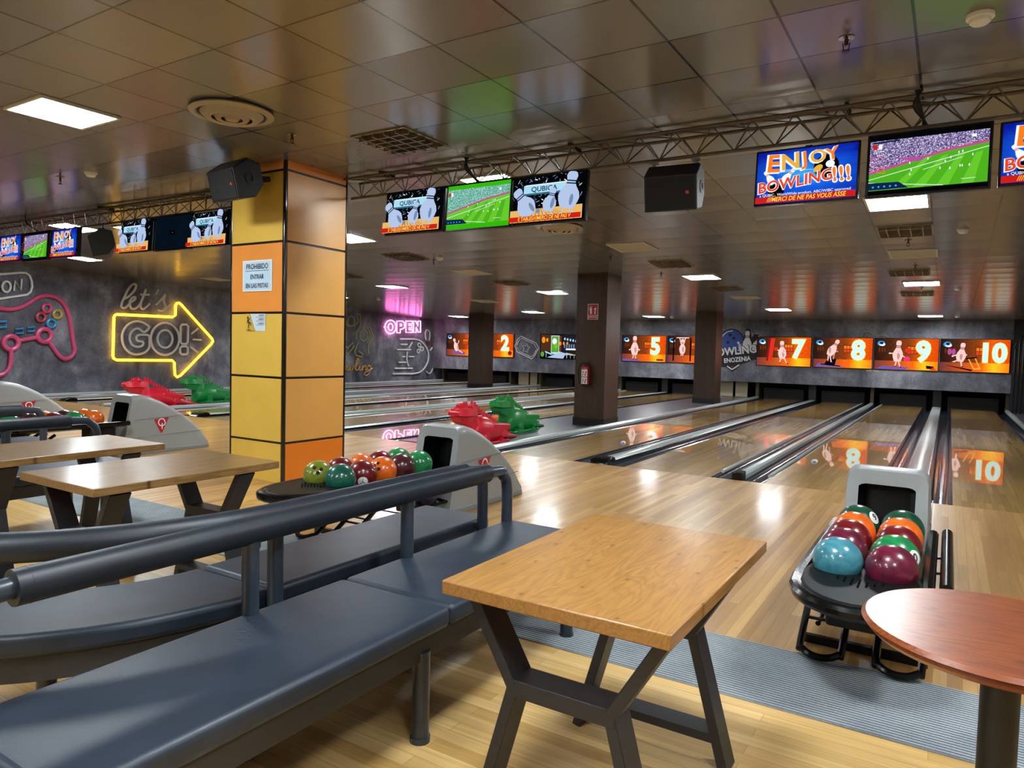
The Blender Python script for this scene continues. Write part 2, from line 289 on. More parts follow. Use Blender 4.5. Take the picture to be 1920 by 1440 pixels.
def interp(x, X, Y):
    if x <= X[0]: return Y[0]
    for a, b, c, d in zip(X, X[1:], Y, Y[1:]):
        if x <= b: return c + (d - c) * (x - a) / (b - a)
    return Y[-1]
def cz(x, y):
    """height of the suspended ceiling, which drops towards the pins"""
    t = min(max((-x - 8) / 11, 0), 1)
    return interp(y, [-6, 2, 4.5, 5.8, 8.5, 12, 16, 20, 24], [3.19, 3.19, 3.21, 3.215, 3.06, 2.87, 2.745, 2.635, 2.57]) + t * interp(y, [0, 4, 8.3, 13.8, 24], [.05, .08, .10, .19, .04])
NEON={'arrow':[('yellow',0.022,1,0,[(10.384,2.075),(11.97,2.088),(12.051,2.141),(12.059,2.426),(12.099,2.49),(12.173,2.502),(12.235,2.457),(13.231,1.507),(13.263,1.428),(13.209,1.347),(12.22,0.423),(12.116,0.375),(12.042,0.438),(12.025,0.789),(11.964,0.854),(10.381,0.864),(10.304,0.907),(10.283,0.97),(10.313,1.994),(10.338,2.051)])],'go':[('grey',0.017,1,1,[(11.255,1.804),(11.074,1.895),(10.87,1.904),(10.669,1.797),(10.553,1.614),(10.531,1.418),(10.596,1.205),(10.741,1.063),(10.924,1.021),(11.149,1.078),(11.275,1.216),(11.286,1.382),(11.271,1.529),(11.168,1.555),(10.98,1.546),(10.917,1.482),(10.932,1.392),(11.018,1.376),(11.104,1.359),(11.081,1.26),(10.943,1.221),(10.796,1.28),(10.734,1.441),(10.77,1.604),(10.888,1.709),(10.999,1.71),(11.093,1.64),(11.168,1.643),(11.255,1.731)]),('grey',0.017,1,1,[(12.167,1.471),(12.153,1.353),(12.109,1.243),(12.041,1.147),(11.952,1.075),(11.849,1.029),(11.739,1.012),(11.63,1.027),(11.53,1.07),(11.444,1.14),(11.379,1.23),(11.338,1.336),(11.324,1.449),(11.338,1.563),(11.379,1.671),(11.444,1.764),(11.529,1.838),(11.629,1.887),(11.738,1.907),(11.847,1.896),(11.95,1.856),(12.039,1.788),(12.108,1.697),(12.152,1.589)]),('grey',0.017,1,1,[(11.963,1.466),(11.949,1.38),(11.91,1.304),(11.85,1.247),(11.777,1.216),(11.7,1.215),(11.628,1.243),(11.569,1.297),(11.531,1.371),(11.518,1.454),(11.531,1.539),(11.569,1.614),(11.627,1.671),(11.699,1.703),(11.777,1.706),(11.85,1.679),(11.91,1.625),(11.949,1.551)]),('grey',0.017,1,0,[(12.257,1.884),(12.403,1.891),(12.45,1.842),(12.434,1.389),(12.384,1.33),(12.259,1.328),(12.209,1.384),(12.216,1.833)]),('grey',0.017,1,0,[(12.251,1.258),(12.393,1.261),(12.435,1.215),(12.435,1.079),(12.393,1.029),(12.251,1.028),(12.197,1.077),(12.197,1.211)]),('grey',0.015,0,0,[(12.544,1.625),(12.766,1.789)]),('grey',0.015,0,0,[(12.595,1.467),(12.881,1.459)]),('grey',0.015,0,0,[(12.511,1.255),(12.76,1.094)])],'lets':[('grey',0.026,0,1,[(10.58,2.498),(10.724,2.588),(10.87,2.761),(10.907,2.89),(10.834,2.919),(10.706,2.783),(10.58,2.523),(10.508,2.323),(10.561,2.256),(10.651,2.297),(10.76,2.419),(10.87,2.498),(10.881,2.571),(10.797,2.54),(10.735,2.41),(10.778,2.269),(10.907,2.277),(11.037,2.431),(11.187,2.806)]),('grey',0.026,0,1,[(11.187,2.806),(11.093,2.58),(11.037,2.358),(11.093,2.264),(11.206,2.333),(11.293,2.43)]),('grey',0.024,0,0,[(11.029,2.655),(11.282,2.668)]),('grey',0.024,0,0,[(11.54,2.836),(11.474,2.69)]),('grey',0.026,0,1,[(11.474,2.406),(11.63,2.565),(11.748,2.723),(11.697,2.552),(11.749,2.387),(11.67,2.259),(11.533,2.261)]),('grey',0.024,0,1,[(11.69,2.29),(11.809,2.365),(11.909,2.473)])],'pad':[('pink',0.028,0,1,[(7.531,2.109),(7.693,2.067),(7.884,2.055),(8.109,2.116),(8.31,2.241),(8.501,2.389),(8.709,2.441),(8.937,2.39),(9.091,2.229),(9.19,1.968),(9.245,1.636),(9.291,1.301),(9.322,1.116),(9.258,0.964),(9.115,0.89),(8.991,0.936),(8.868,1.094),(8.724,1.322)]),('pink',0.028,0,0,[(8.069,1.322),(8.465,1.419)]),('pink',0.032,1,1,[(8.776,1.471),(8.766,1.417),(8.738,1.369),(8.696,1.332),(8.645,1.313),(8.591,1.311),(8.541,1.329),(8.5,1.362),(8.474,1.408),(8.465,1.461),(8.475,1.515),(8.502,1.562),(8.543,1.598),(8.593,1.619),(8.647,1.621),(8.698,1.604),(8.74,1.571),(8.767,1.524)]),('pink',0.032,1,1,[(8.054,1.274),(8.044,1.22),(8.017,1.172),(7.974,1.136),(7.923,1.116),(7.869,1.116),(7.819,1.134),(7.778,1.168),(7.752,1.214),(7.743,1.268),(7.753,1.321),(7.78,1.369),(7.821,1.405),(7.872,1.425),(7.926,1.427),(7.977,1.409),(8.018,1.375),(8.045,1.328)]),('pink',0.028,0,1,[(7.896,1.098),(7.897,0.893),(7.859,0.689),(7.775,0.564),(7.679,0.518),(7.57,0.505)]),('pink',0.02,1,1,[(8.78,2.143),(8.77,2.099),(8.744,2.064),(8.707,2.043),(8.665,2.04),(8.628,2.057),(8.603,2.089),(8.594,2.131),(8.603,2.174),(8.629,2.209),(8.666,2.23),(8.708,2.233),(8.745,2.217),(8.771,2.185)]),('red',0.02,1,1,[(8.643,1.913),(8.634,1.87),(8.608,1.835),(8.571,1.814),(8.53,1.812),(8.493,1.829),(8.468,1.862),(8.459,1.903),(8.469,1.946),(8.494,1.981),(8.531,2.002),(8.572,2.004),(8.609,1.987),(8.634,1.955)]),('amber',0.02,1,1,[(9.018,2.002),(9.009,1.96),(8.983,1.925),(8.946,1.905),(8.905,1.903),(8.868,1.919),(8.843,1.951),(8.834,1.992),(8.843,2.034),(8.869,2.068),(8.906,2.089),(8.947,2.091),(8.984,2.075),(9.009,2.043)]),('blue',0.02,1,1,[(8.881,1.771),(8.872,1.727),(8.845,1.692),(8.807,1.671),(8.765,1.67),(8.728,1.687),(8.702,1.72),(8.693,1.762),(8.703,1.805),(8.729,1.84),(8.766,1.861),(8.808,1.863),(8.846,1.846),(8.872,1.813)]),('blue',0.012,1,0,[(7.998,1.589),(8.162,1.614),(8.161,1.506),(7.997,1.488)]),('blue',0.012,1,0,[(8.257,1.64),(8.408,1.662),(8.407,1.563),(8.256,1.544)]),('blue',0.018,1,0,[(7.582,1.743),(7.805,1.769),(7.809,1.638),(7.58,1.613)])],'on':[('white',0.022,0,0,[(7.538,2.827),(7.699,2.859),(8.115,2.937),(8.229,2.943),(8.309,2.884),(8.349,2.77),(8.359,2.628),(8.327,2.504),(8.254,2.428),(7.97,2.358),(7.694,2.29),(7.533,2.254)]),('white',0.02,1,1,[(7.903,2.587),(7.897,2.544),(7.882,2.505),(7.859,2.475),(7.831,2.458),(7.801,2.456),(7.774,2.468),(7.751,2.494),(7.737,2.53),(7.732,2.572),(7.738,2.615),(7.753,2.653),(7.776,2.683),(7.803,2.701),(7.833,2.703),(7.861,2.691),(7.883,2.665),(7.898,2.629)]),('white',0.02,0,0,[(7.971,2.493),(7.99,2.736),(8.121,2.537),(8.134,2.791)])],'open':[('pinklit',0.016,1,1,[(21.496,2.195),(21.484,2.12),(21.446,2.05),(21.386,1.991),(21.307,1.947),(21.218,1.923),(21.125,1.92),(21.035,1.938),(20.956,1.976),(20.895,2.03),(20.855,2.096),(20.84,2.169),(20.851,2.242),(20.888,2.312),(20.947,2.37),(21.023,2.414),(21.112,2.439),(21.205,2.444),(21.295,2.427),(21.376,2.39),(21.439,2.336),(21.48,2.269)]),('pinklit',0.014,1,1,[(21.298,2.187),(21.286,2.127),(21.25,2.078),(21.198,2.05),(21.138,2.048),(21.085,2.072),(21.047,2.118),(21.032,2.176),(21.044,2.236),(21.079,2.285),(21.132,2.314),(21.191,2.316),(21.245,2.292),(21.283,2.246)]),('pinklit',0.016,1,0,[(21.542,1.963),(21.53,2.431),(21.852,2.446),(21.984,2.388),(22.036,2.293),(21.99,2.183),(21.86,2.124),(21.747,2.109),(21.751,1.97)]),('pinklit',0.012,1,0,[(21.725,2.328),(21.823,2.321),(21.84,2.258),(21.727,2.237)]),('pinklit',0.016,1,0,[(22.094,1.998),(22.081,2.457),(22.49,2.476),(22.493,2.367),(22.275,2.352),(22.276,2.292),(22.461,2.3),(22.464,2.191),(22.28,2.184),(22.281,2.119),(22.5,2.127),(22.503,2.012)]),('pinklit',0.016,1,0,[(22.571,2.014),(22.557,2.48),(22.702,2.487),(22.845,2.289),(22.84,2.493),(23.013,2.501),(23.026,2.041),(22.879,2.036),(22.735,2.229),(22.741,2.02)])],'ball':[('white',0.02,0,1,[(21.733,1.718),(22.184,1.729),(22.69,1.732),(23.126,1.631),(23.471,1.357),(23.589,1.047),(23.482,0.707),(23.119,0.4),(22.645,0.312),(22.14,0.315),(21.329,0.322)]),('white',0.018,0,0,[(21.755,1.504),(22.19,1.512)]),('white',0.018,0,0,[(22.498,1.606),(22.293,1.383)]),('white',0.018,0,0,[(21.543,1.291),(22.405,1.303)]),('white',0.018,0,0,[(21.89,1.01),(22.054,1.011)]),('white',0.018,0,0,[(22.287,1.012),(22.65,1.014)]),('white',0.018,0,0,[(21.677,0.778),(22.127,0.778)]),('white',0.018,0,0,[(21.443,0.539),(22.134,0.533)]),('white',0.018,0,0,[(22.217,0.532),(22.537,0.529)]),('white',0.018,0,0,[(23.69,1.286),(23.822,1.413)]),('white',0.018,0,1,[(22.198,1.219),(22.171,0.984),(22.219,0.766),(22.298,0.624)]),('white',0.015,1,1,[(23.042,1.501),(23.032,1.459),(23.001,1.428),(22.958,1.416),(22.914,1.427),(22.881,1.457),(22.869,1.498),(22.879,1.54),(22.91,1.571),(22.953,1.583),(22.997,1.573),(23.029,1.543)]),('white',0.015,1,1,[(23.223,1.348),(23.212,1.306),(23.181,1.274),(23.137,1.263),(23.093,1.273),(23.06,1.304),(23.047,1.345),(23.058,1.387),(23.089,1.418),(23.132,1.43),(23.176,1.42),(23.21,1.39)]),('white',0.015,1,1,[(22.989,1.25),(22.978,1.208),(22.947,1.177),(22.904,1.165),(22.861,1.176),(22.828,1.206),(22.815,1.248),(22.826,1.289),(22.857,1.32),(22.899,1.332),(22.943,1.321),(22.976,1.291)]),('white',0.017,0,1,[(23.388,1.733),(23.328,1.973),(23.403,2.133),(23.528,2.143),(23.63,2.039),(23.636,1.841),(23.587,1.698)]),('white',0.017,0,1,[(23.886,1.723),(23.925,1.935),(24.088,2.037),(24.239,1.973),(24.236,1.772),(24.105,1.498),(24.055,1.337),(24.119,1.079),(24.01,0.705),(23.774,0.352),(23.612,0.309),(23.456,0.396)]),('reddim',0.015,0,0,[(23.409,1.638),(23.634,1.62)]),('reddim',0.015,0,0,[(23.457,1.526),(23.638,1.513)]),('reddim',0.015,0,0,[(23.88,1.631),(24.103,1.567)]),('reddim',0.015,0,0,[(23.865,1.517),(24.032,1.463)])],'people':[('olive',0.013,1,1,[(19.187,2.319),(19.177,2.254),(19.147,2.196),(19.1,2.152),(19.043,2.128),(18.981,2.125),(18.923,2.145),(18.876,2.184),(18.844,2.239),(18.832,2.302),(18.842,2.366),(18.871,2.423),(18.917,2.467),(18.974,2.492),(19.036,2.495),(19.094,2.476),(19.142,2.437),(19.175,2.382)]),('olive',0.013,0,0,[(18.877,2.098),(18.638,2.307),(18.587,2.571),(18.5,2.6),(18.442,2.553),(18.439,2.322),(18.745,1.957),(18.752,1.596)]),('olive',0.013,0,0,[(19.149,2.11),(19.367,2.317),(19.32,2.573),(19.382,2.606),(19.467,2.581),(19.496,2.174),(19.292,1.907),(19.283,1.644)]),('olive',0.013,1,1,[(19.875,1.806),(19.864,1.736),(19.83,1.674),(19.778,1.628),(19.713,1.602),(19.644,1.601),(19.578,1.623),(19.525,1.666),(19.489,1.726),(19.476,1.794),(19.486,1.862),(19.519,1.923),(19.571,1.97),(19.635,1.996),(19.704,1.999),(19.77,1.977),(19.825,1.934),(19.861,1.874)]),('olive',0.013,0,0,[(19.831,1.506),(20.042,1.79),(19.875,2.114),(19.924,2.167),(20.013,2.094),(20.196,1.785),(19.939,1.483),(19.947,1.128)]),('olive',0.013,1,1,[(18.549,1.736),(18.538,1.67),(18.505,1.61),(18.453,1.566),(18.389,1.542),(18.321,1.54),(18.257,1.561),(18.205,1.603),(18.17,1.66),(18.157,1.725),(18.168,1.79),(18.2,1.849),(18.251,1.894),(18.314,1.919),(18.382,1.921),(18.447,1.901),(18.5,1.859),(18.536,1.802)]),('olive',0.013,0,0,[(18.567,1.504),(18.845,1.314),(19.106,1.516),(19.164,1.368),(18.862,1.084),(18.638,1.262),(18.595,1.067)]),('olive',0.013,0,0,[(19.383,1.547),(19.223,1.196),(19.281,1.047),(19.606,0.984),(19.661,1.085),(19.411,1.213)]),('amberdim',0.016,0,1,[(18.212,0.463),(18.131,0.632),(18.203,0.92),(18.365,0.983),(18.498,0.921),(18.467,0.799),(18.272,0.727),(18.469,0.688),(18.504,0.58),(18.374,0.47),(18.147,0.463)]),('amberdim',0.014,1,1,[(18.757,0.578),(18.747,0.529),(18.715,0.494),(18.672,0.481),(18.628,0.495),(18.596,0.531),(18.584,0.58),(18.594,0.628),(18.625,0.664),(18.668,0.677),(18.712,0.663),(18.745,0.627)]),('amberdim',0.014,0,1,[(18.757,0.617),(18.85,0.666),(18.84,0.514),(18.921,0.493),(19.007,0.635),(19.003,0.512),(19.085,0.496),(19.165,0.649),(19.234,0.634)]),('amberdim',0.014,0,1,[(19.236,0.534),(19.418,0.863),(19.367,0.933),(19.288,0.723),(19.293,0.499),(19.39,0.513),(19.493,0.642),(19.474,0.507),(19.559,0.506),(19.655,0.661),(19.645,0.48),(19.657,0.57),(19.77,0.661),(19.814,0.62),(19.795,0.493),(19.866,0.518)]),('amberdim',0.014,1,1,[(20.069,0.567),(20.058,0.521),(20.027,0.488),(19.983,0.476),(19.939,0.489),(19.907,0.522),(19.894,0.568),(19.905,0.614),(19.936,0.647),(19.979,0.659),(20.023,0.647),(20.056,0.613)]),('amberdim',0.014,0,1,[(20.089,0.659),(20.035,0.439),(19.893,0.304),(19.748,0.316),(19.782,0.407),(19.998,0.476),(20.179,0.566)])],'cup':[('greydim',0.013,0,0,[(18.066,2.541),(18.22,2.531),(18.167,2.26),(18.085,2.171),(18.088,2.018)])],'ticket':[('white',0.018,1,0,[(-14.396,1.947),(-13.709,1.692),(-13.661,1.608),(-13.57,1.483),(-13.671,1.366),(-13.736,1.213),(-13.882,1.066),(-14.568,1.33),(-14.596,1.453),(-14.694,1.558),(-14.595,1.653),(-14.564,1.807)]),('white',0.012,1,0,[(-14.368,1.865),(-13.777,1.645),(-13.721,1.531),(-13.638,1.457),(-13.727,1.38),(-13.782,1.242),(-13.909,1.148),(-14.496,1.363),(-14.536,1.485),(-14.611,1.56),(-14.54,1.623),(-14.498,1.762)]),('white',0.011,1,0,[(-14.123,1.661),(-14.092,1.564),(-13.977,1.511),(-14.07,1.433),(-14.084,1.311),(-14.174,1.37),(-14.299,1.352),(-14.248,1.46),(-14.312,1.566),(-14.181,1.568)])],'padfar':[('whitedim',0.017,0,1,[(-2.327,2.029),(-2.313,2.13),(-2.262,2.211),(-2.164,2.232),(-2.072,2.203),(-1.979,2.143),(-1.853,2.111),(-1.729,2.126),(-1.639,2.087),(-1.583,2.028)]),('whitedim',0.012,0,0,[(-2.239,2.09),(-2.184,2.091),(-2.178,2.147),(-2.133,2.148),(-2.131,2.102),(-2.085,2.082)])]}
# ------------------------------------------------------------------ surface materials
def planks(name, along, w, l, c1, c2, cm, rough, coat, coat_rough, grain=0.35, mortar=0.0012, coat_ior=1.5):
    n = N(name)
    v = n.coords(rot=(0, 0, PI / 2 if along == 'y' else 0))
    br = n.n('ShaderNodeTexBrick'); br.offset = 0.37; br.offset_frequency = 2; br.squash = 1.0
    n.l(v, br.inputs['Vector']); br.inputs['Color1'].default_value = hx(c1); br.inputs['Color2'].default_value = hx(c2); br.inputs['Mortar'].default_value = hx(cm)
    br.inputs['Scale'].default_value = 1.0; br.inputs['Mortar Size'].default_value = mortar; br.inputs['Mortar Smooth'].default_value = 0.1
    br.inputs['Brick Width'].default_value = l; br.inputs['Row Height'].default_value = w
    st = n.coords(scale=(60, 2.2, 60) if along == 'y' else (2.2, 60, 60))
    g = n.noise(st, 1.0, 5, 0.6, 0.4)
    gcol = n.ramp(g, [(0.25, (1 - grain, 1 - grain * 1.05, 1 - grain * 1.15, 1)), (0.75, (1.12, 1.1, 1.06, 1))])
    bl = n.noise(n.coords(scale=(5.5, .35, 1) if along == 'y' else (.35, 5.5, 1)), 1.0, 2)
    bcol = n.ramp(bl, [(0.35, (.84, .82, .78, 1)), (0.65, (1.1, 1.1, 1.1, 1))])
    col = n.mix(1.0, n.mix(1.0, br.outputs['Color'], gcol, 'MULTIPLY'), bcol, 'MULTIPLY')
    n.b.inputs['Coat IOR'].default_value = coat_ior
    return n.set(col, rough, 0, coat, coat_rough)
M_APP = planks('approach_maple', 'y', .056, 1.7, 'C49C60', 'A27840', '906c3c', .36, .3, .14, .16)
M_LANE = planks('lane_maple', 'y', .05, 1.9, 'DDB674', 'B68C4A', '9c763c', .3, 1.0, .012, .25, coat_ior=1.75)
M_SEAT = planks('seating_laminate', 'x', .066, 1.5, 'DFBE82', 'BF9858', 'a8844c', .4, .22, .16, .26)

def oak_mat(name, c_lo, c_hi, along='y', rough=.38, coat=.25, coat_rough=.16):
    n = N(name)
    sc = (9, 1.3, 9) if along == 'y' else (1.3, 9, 9)
    v = n.coords(scale=sc)
    d = n.noise(v, 1.1, 3, .5, 1.2)
    rings = n.math('SINE', n.math('MULTIPLY', d, 60.0))
    col = n.ramp(n.math('MULTIPLY_ADD', rings, .5, .5), [(0.0, hx(c_lo)), (0.7, hx(c_hi)), (1, hx(c_hi))])
    f = n.noise(n.coords(scale=(150, 6, 150) if along == 'y' else (6, 150, 150)), 1, 4)
    col = n.mix(1.0, col, n.ramp(f, [(.3, (.82, .8, .78, 1)), (.6, (1.06, 1.06, 1.06, 1))]), 'MULTIPLY')
    vo = n.n('ShaderNodeTexVoronoi', voronoi_dimensions='2D'); vo.inputs['Scale'].default_value = 1.0
    n.l(n.coords(scale=(6.5, 4.0, 6) if along == 'y' else (4, 6.5, 6)), vo.inputs['Vector'])
    knot = n.ramp(vo.outputs['Distance'], [(.015, (.4, .32, .24, 1)), (.055, (.92, .9, .88, 1)), (.12, (1, 1, 1, 1))])
    col = n.mix(1.0, col, knot, 'MULTIPLY')
    n.bump(f, .12, .003)
    return n.set(col, rough, 0, coat, coat_rough)
M_OAK = oak_mat('oiled_oak', '8f6530', '9e7138')
M_OAKD = oak_mat('smoked_oak', '7c5c30', '8c6a3c', coat=.5, coat_rough=.16)
M_CHERRY = oak_mat('cherry_veneer', '6c2f0c', '823f10', along='x', rough=.34, coat=.35, coat_rough=.25)

def concrete():
    n = N('printed_concrete')
    v = n.coords()
    a = n.noise(v, .9, 8, .6, .5); st = n.noise(n.coords(scale=(1.6, 1.6, .7)), 1.3, 6, .6, .5); fi = n.noise(v, 22, 6, .7)
    s = n.math('ADD', n.math('MULTIPLY', a, .65), n.math('MULTIPLY', st, .35))
    c = n.ramp(s, [(.36, hx('3c3d46')), (.5, hx('6b6c77')), (.64, hx('a0a2ac'))])
    c = n.mix(1.0, c, n.ramp(fi, [(.3, (.7, .7, .72, 1)), (.7, (1.15, 1.15, 1.15, 1))]), 'MULTIPLY')
    return n.set(c, .75)
M_CONC = concrete()

def ceiling_mat():
    n = N('perforated_metal_tile')
    P, X0, Y0 = .612, -.245, 3.98
    tc = n.n('ShaderNodeTexCoord'); sp = n.n('ShaderNodeSeparateXYZ'); n.l(tc.outputs['Object'], sp.inputs[0])
    fx = n.math('FRACT', n.math('DIVIDE', n.math('SUBTRACT', sp.outputs['X'], X0), P)); fy = n.math('FRACT', n.math('DIVIDE', n.math('SUBTRACT', sp.outputs['Y'], Y0), P))
    def edge(f, w): return n.math('GREATER_THAN', n.math('ABSOLUTE', n.math('SUBTRACT', f, .5)), .5 - w)
    ex = edge(fx, .013); ey = edge(fy, .010)
    seam = n.math('MAXIMUM', ex, ey)
    ix = n.math('FLOOR', n.math('DIVIDE', n.math('SUBTRACT', sp.outputs['X'], X0), P)); iy = n.math('FLOOR', n.math('DIVIDE', n.math('SUBTRACT', sp.outputs['Y'], Y0), P))
    cb = n.n('ShaderNodeCombineXYZ'); n.l(ix, cb.inputs[0]); n.l(iy, cb.inputs[1])
    wn = n.n('ShaderNodeTexWhiteNoise', noise_dimensions='2D'); n.l(cb.outputs[0], wn.inputs['Vector'])
    tone = n.ramp(wn.outputs['Value'], [(0, hx('706f6b')), (1, hx('7a7975'))])
    col = n.mix(seam, tone, hx('1c1813'))
    # tiles sag a little and lean differently
    sx = n.math('MULTIPLY', n.math('SUBTRACT', fx, .5), n.math('SUBTRACT', wn.outputs['Value'], .5))
    bow = n.math('MULTIPLY', n.math('MULTIPLY', fy, n.math('SUBTRACT', 1.0, fy)), -2.2)
    low = n.noise(n.coords(), 1.7, 2)
    h = n.math('ADD', n.math('ADD', n.math('MULTIPLY', sx, .5), bow), n.math('MULTIPLY', low, .35))
    n.bump(h, .5, .012)
    return n.set(col, .21, .22, .0, .1, .7)
M_CEIL = ceiling_mat()

def carpet_mat():
    n = N('ribbed_carpet')
    sp = n.n('ShaderNodeSeparateXYZ'); tc = n.n('ShaderNodeTexCoord'); n.l(tc.outputs['Object'], sp.inputs[0])
    w = n.math('SINE', n.math('MULTIPLY', sp.outputs['Y'], 2 * PI / .021))
    c = n.ramp(n.math('MULTIPLY_ADD', w, .5, .5), [(.05, hx('4f585f')), (.3, hx('929a9e')), (1, hx('a8afb2'))])
    f = n.noise(n.coords(), 260, 3); b = n.noise(n.coords(), 4, 4)
    c = n.mix(1.0, c, n.ramp(f, [(.3, (.72, .72, .72, 1)), (.7, (1.15, 1.15, 1.15, 1))]), 'MULTIPLY')
    c = n.mix(1.0, c, n.ramp(b, [(.35, (.8, .82, .86, 1)), (.65, (1.05, 1.05, 1.05, 1))]), 'MULTIPLY')
    n.bump(w, .5, .004)
    return n.set(c, .95, spec=.1)
M_CARPET = carpet_mat()

def leather_mat(name, lo, hi):
    n = N(name)
    f = n.noise(n.coords(), 180, 4); b = n.noise(n.coords(), 6, 3)
    c = n.ramp(b, [(.3, hx(lo)), (.7, hx(hi))])
    n.bump(n.math('ADD', n.math('MULTIPLY', f, .25), n.math('MULTIPLY', b, 1.5)), .22, .006)
    return n.set(c, .46, 0, .0, .2, .5)
M_LEA = leather_mat('slate_leatherette', '1b2532', '232e3c')
M_PAD = leather_mat('rail_leatherette', '131a23', '1a222d')
M_PIPE = pm('blue_grey_paint', '2b3440', .34, 0, .2, .2, grain=.06)
M_TAB = pm('charcoal_steel', '26262b', .42, .2, grain=.08)
M_BOARD = pm('dark_bench_board', '2c2a29', .6, grain=.1)
M_BLK = pm('black_plastic', '060708', .22, 0, 0, .1, .35)
M_BLKM = pm('matt_black', '08080a', .7)
M_CHROME = pm('bright_steel', 'b9bcc0', .18, 1.0)
M_RAIL = pm('grey_capping', 'bcc3c1', .26, .1, .3, .05, grain=.03)
M_GUT = pm('gutter_slate', '3b4552', .16, .45, .5, .03, grain=.1, gscale=5)
M_HOOD = pm('light_grey_shell', '939797', .42, 0, .15, .2, grain=.03)
M_HOODR = pm('mid_grey_shell', '7f8687', .42, 0, .15, .2, grain=.03)
M_DECK = pm('aisle_vinyl', '55505a', .35, 0, .3, .1, grain=.1, gscale=9)
M_BROWN = pm('brown_skirting', '2c1a12', .5)
M_WHITE = pm('white_paint', 'e6e6e2', .5)
M_RED = pm('sign_red', 'b01224', .45)
M_OFFW = pm('aged_cream_panel', 'b3a98d', .5, grain=.03)
M_BEIGE = pm('beige_machine_panel', 'b0a283', .5, grain=.06)

# ------------------------------------------------------------------ setting
XL, XR, YB, YF, YM, YFOUL = -18.9, 2.3, -5.0, 26.0, 23.85, 8.05
bm = BM()
box(bm, XL, XR, YB, 3.5, -.1, 0, 1); box(bm, XL, XR, 3.5, YFOUL, -.1, 0, 0); box(bm, XL, XR, YFOUL, YF, -.22, -.12, 2)
struct('floor', bm, [M_APP, M_SEAT, M_BLKM], smooth=None)
bm = BM()
ys = [YB, -2, 0, 2, 3.2, 4.5, 5.2, 5.8, 6.4, 7, 7.8, 8.5, 9.6, 10.8, 12, 13.2, 14.6, 16, 18, 20, 22, 24, YF]; xs = [XL, -17, -15, -13, -11, -9.5, -8, -4, 0, XR]
V = [[bm.verts.new((x, y, cz(x, y))) for x in xs] for y in ys]; U = [[bm.verts.new((x, y, cz(x, y) + .12)) for x in xs] for y in ys]
for i in range(len(ys) - 1):
    for j in range(len(xs) - 1):
        bm.faces.new((V[i][j], V[i + 1][j], V[i + 1][j + 1], V[i][j + 1])); bm.faces.new((U[i][j], U[i][j + 1], U[i + 1][j + 1], U[i + 1][j]))
for i in range(len(ys) - 1):
    for j in (0, len(xs) - 1): bm.faces.new((V[i][j], V[i + 1][j], U[i + 1][j], U[i][j]))
for j in range(len(xs) - 1):
    for i in (0, len(ys) - 1): bm.faces.new((V[i][j], V[i][j + 1], U[i][j + 1], U[i][j]))
struct('ceiling', bm, M_CEIL, smooth=60)
bm = BM(); box(bm, XL - .12, XL, YB - .1, YF + .1, -.2, 3.5); struct('wall_left', bm, M_CONC, smooth=None)
bm = BM(); box(bm, XR, XR + .12, YB - .1, YF + .1, -.2, 3.5); struct('wall_right', bm, pm('taupe_wall', '6f6355', .7, grain=.08, gscale=3), smooth=None)
bm = BM(); box(bm, XL, XR, YB - .12, YB, -.2, 3.5); struct('wall_back', bm, pm('warm_wall', '8d8375', .8, grain=.05, gscale=3), smooth=None)
bm = BM(); box(bm, XL, XR, YF, YF + .1, -.2, 3.0); struct('wall_far', bm, pm('pit_black', '08080a', .8), smooth=None)
# masking wall above the pins, carrying the lane screens
bm = BM(); prism(bm, [(YM, .54), (YM, 2.66), (YM + .1, 2.66), (YM + .1, .62), (YM + .05, .54)], XL, 1.46, axis='x')
struct('wall_masking', bm, M_CONC, smooth=None)
bm = BM(); box(bm, 1.46, XR, YM - .02, YM + .1, -.12, 2.64); struct('wall_end', bm, pm('dark_end_panel', '1d1d20', .6, grain=.1, gscale=4), smooth=None)
bm = BM(); box(bm, XL, XR, 2.905, 3.515, 0, .006)
tag(obj('carpet_runner', bm, M_CARPET, smooth=None), 'grey ribbed carpet strip running across the floor in front of the ball racks', 'carpet')

# ------------------------------------------------------------------ lanes, gutters, cappings
LW = 1.054
CAPS = {12: -16.86, 34: -12.05, 56: -8.62, 78: -3.70, 910: -.27}
LANES = {}
for k, (a, b) in {12: (1, 2), 34: (3, 4), 56: (5, 6), 78: (7, 8), 910: (9, 10)}.items():
    LANES[a] = CAPS[k] - .36 - LW; LANES[b] = CAPS[k] + .36
LANE_LABEL = {1: 'bowling lane beside the concrete wall with the neon signs', 2: 'bowling lane under the screen numbered 2', 3: 'bowling lane under the screen showing a bar interior',
              5: 'bowling lane under the screen numbered 5', 7: 'bowling lane under the screen numbered 7', 8: 'bowling lane under the screen numbered 8', 9: 'bowling lane under the screen numbered 9', 10: 'bowling lane under the screen numbered 10'}
LANE_LABEL[4] = 'bowling lane between the bar interior screen lane and the screen 5 lane'
LANE_LABEL[6] = 'bowling lane next to the aisle with the brown pillars, beside the screen 5 lane'
def gutter_bm(x0, x1):
    bm = BM(); w = x1 - x0; cx = (x0 + x1) / 2
    arc = [(cx - w / 2 * math.cos(PI * i / 10) * .98, -.005 - .085 * math.sin(PI * i / 10)) for i in range(11)]
    prism(bm, [(x0, -.005)] + arc + [(x1, -.005), (x1, -.11), (x0, -.11)], YFOUL + .001, 24.3, axis='y'); return bm
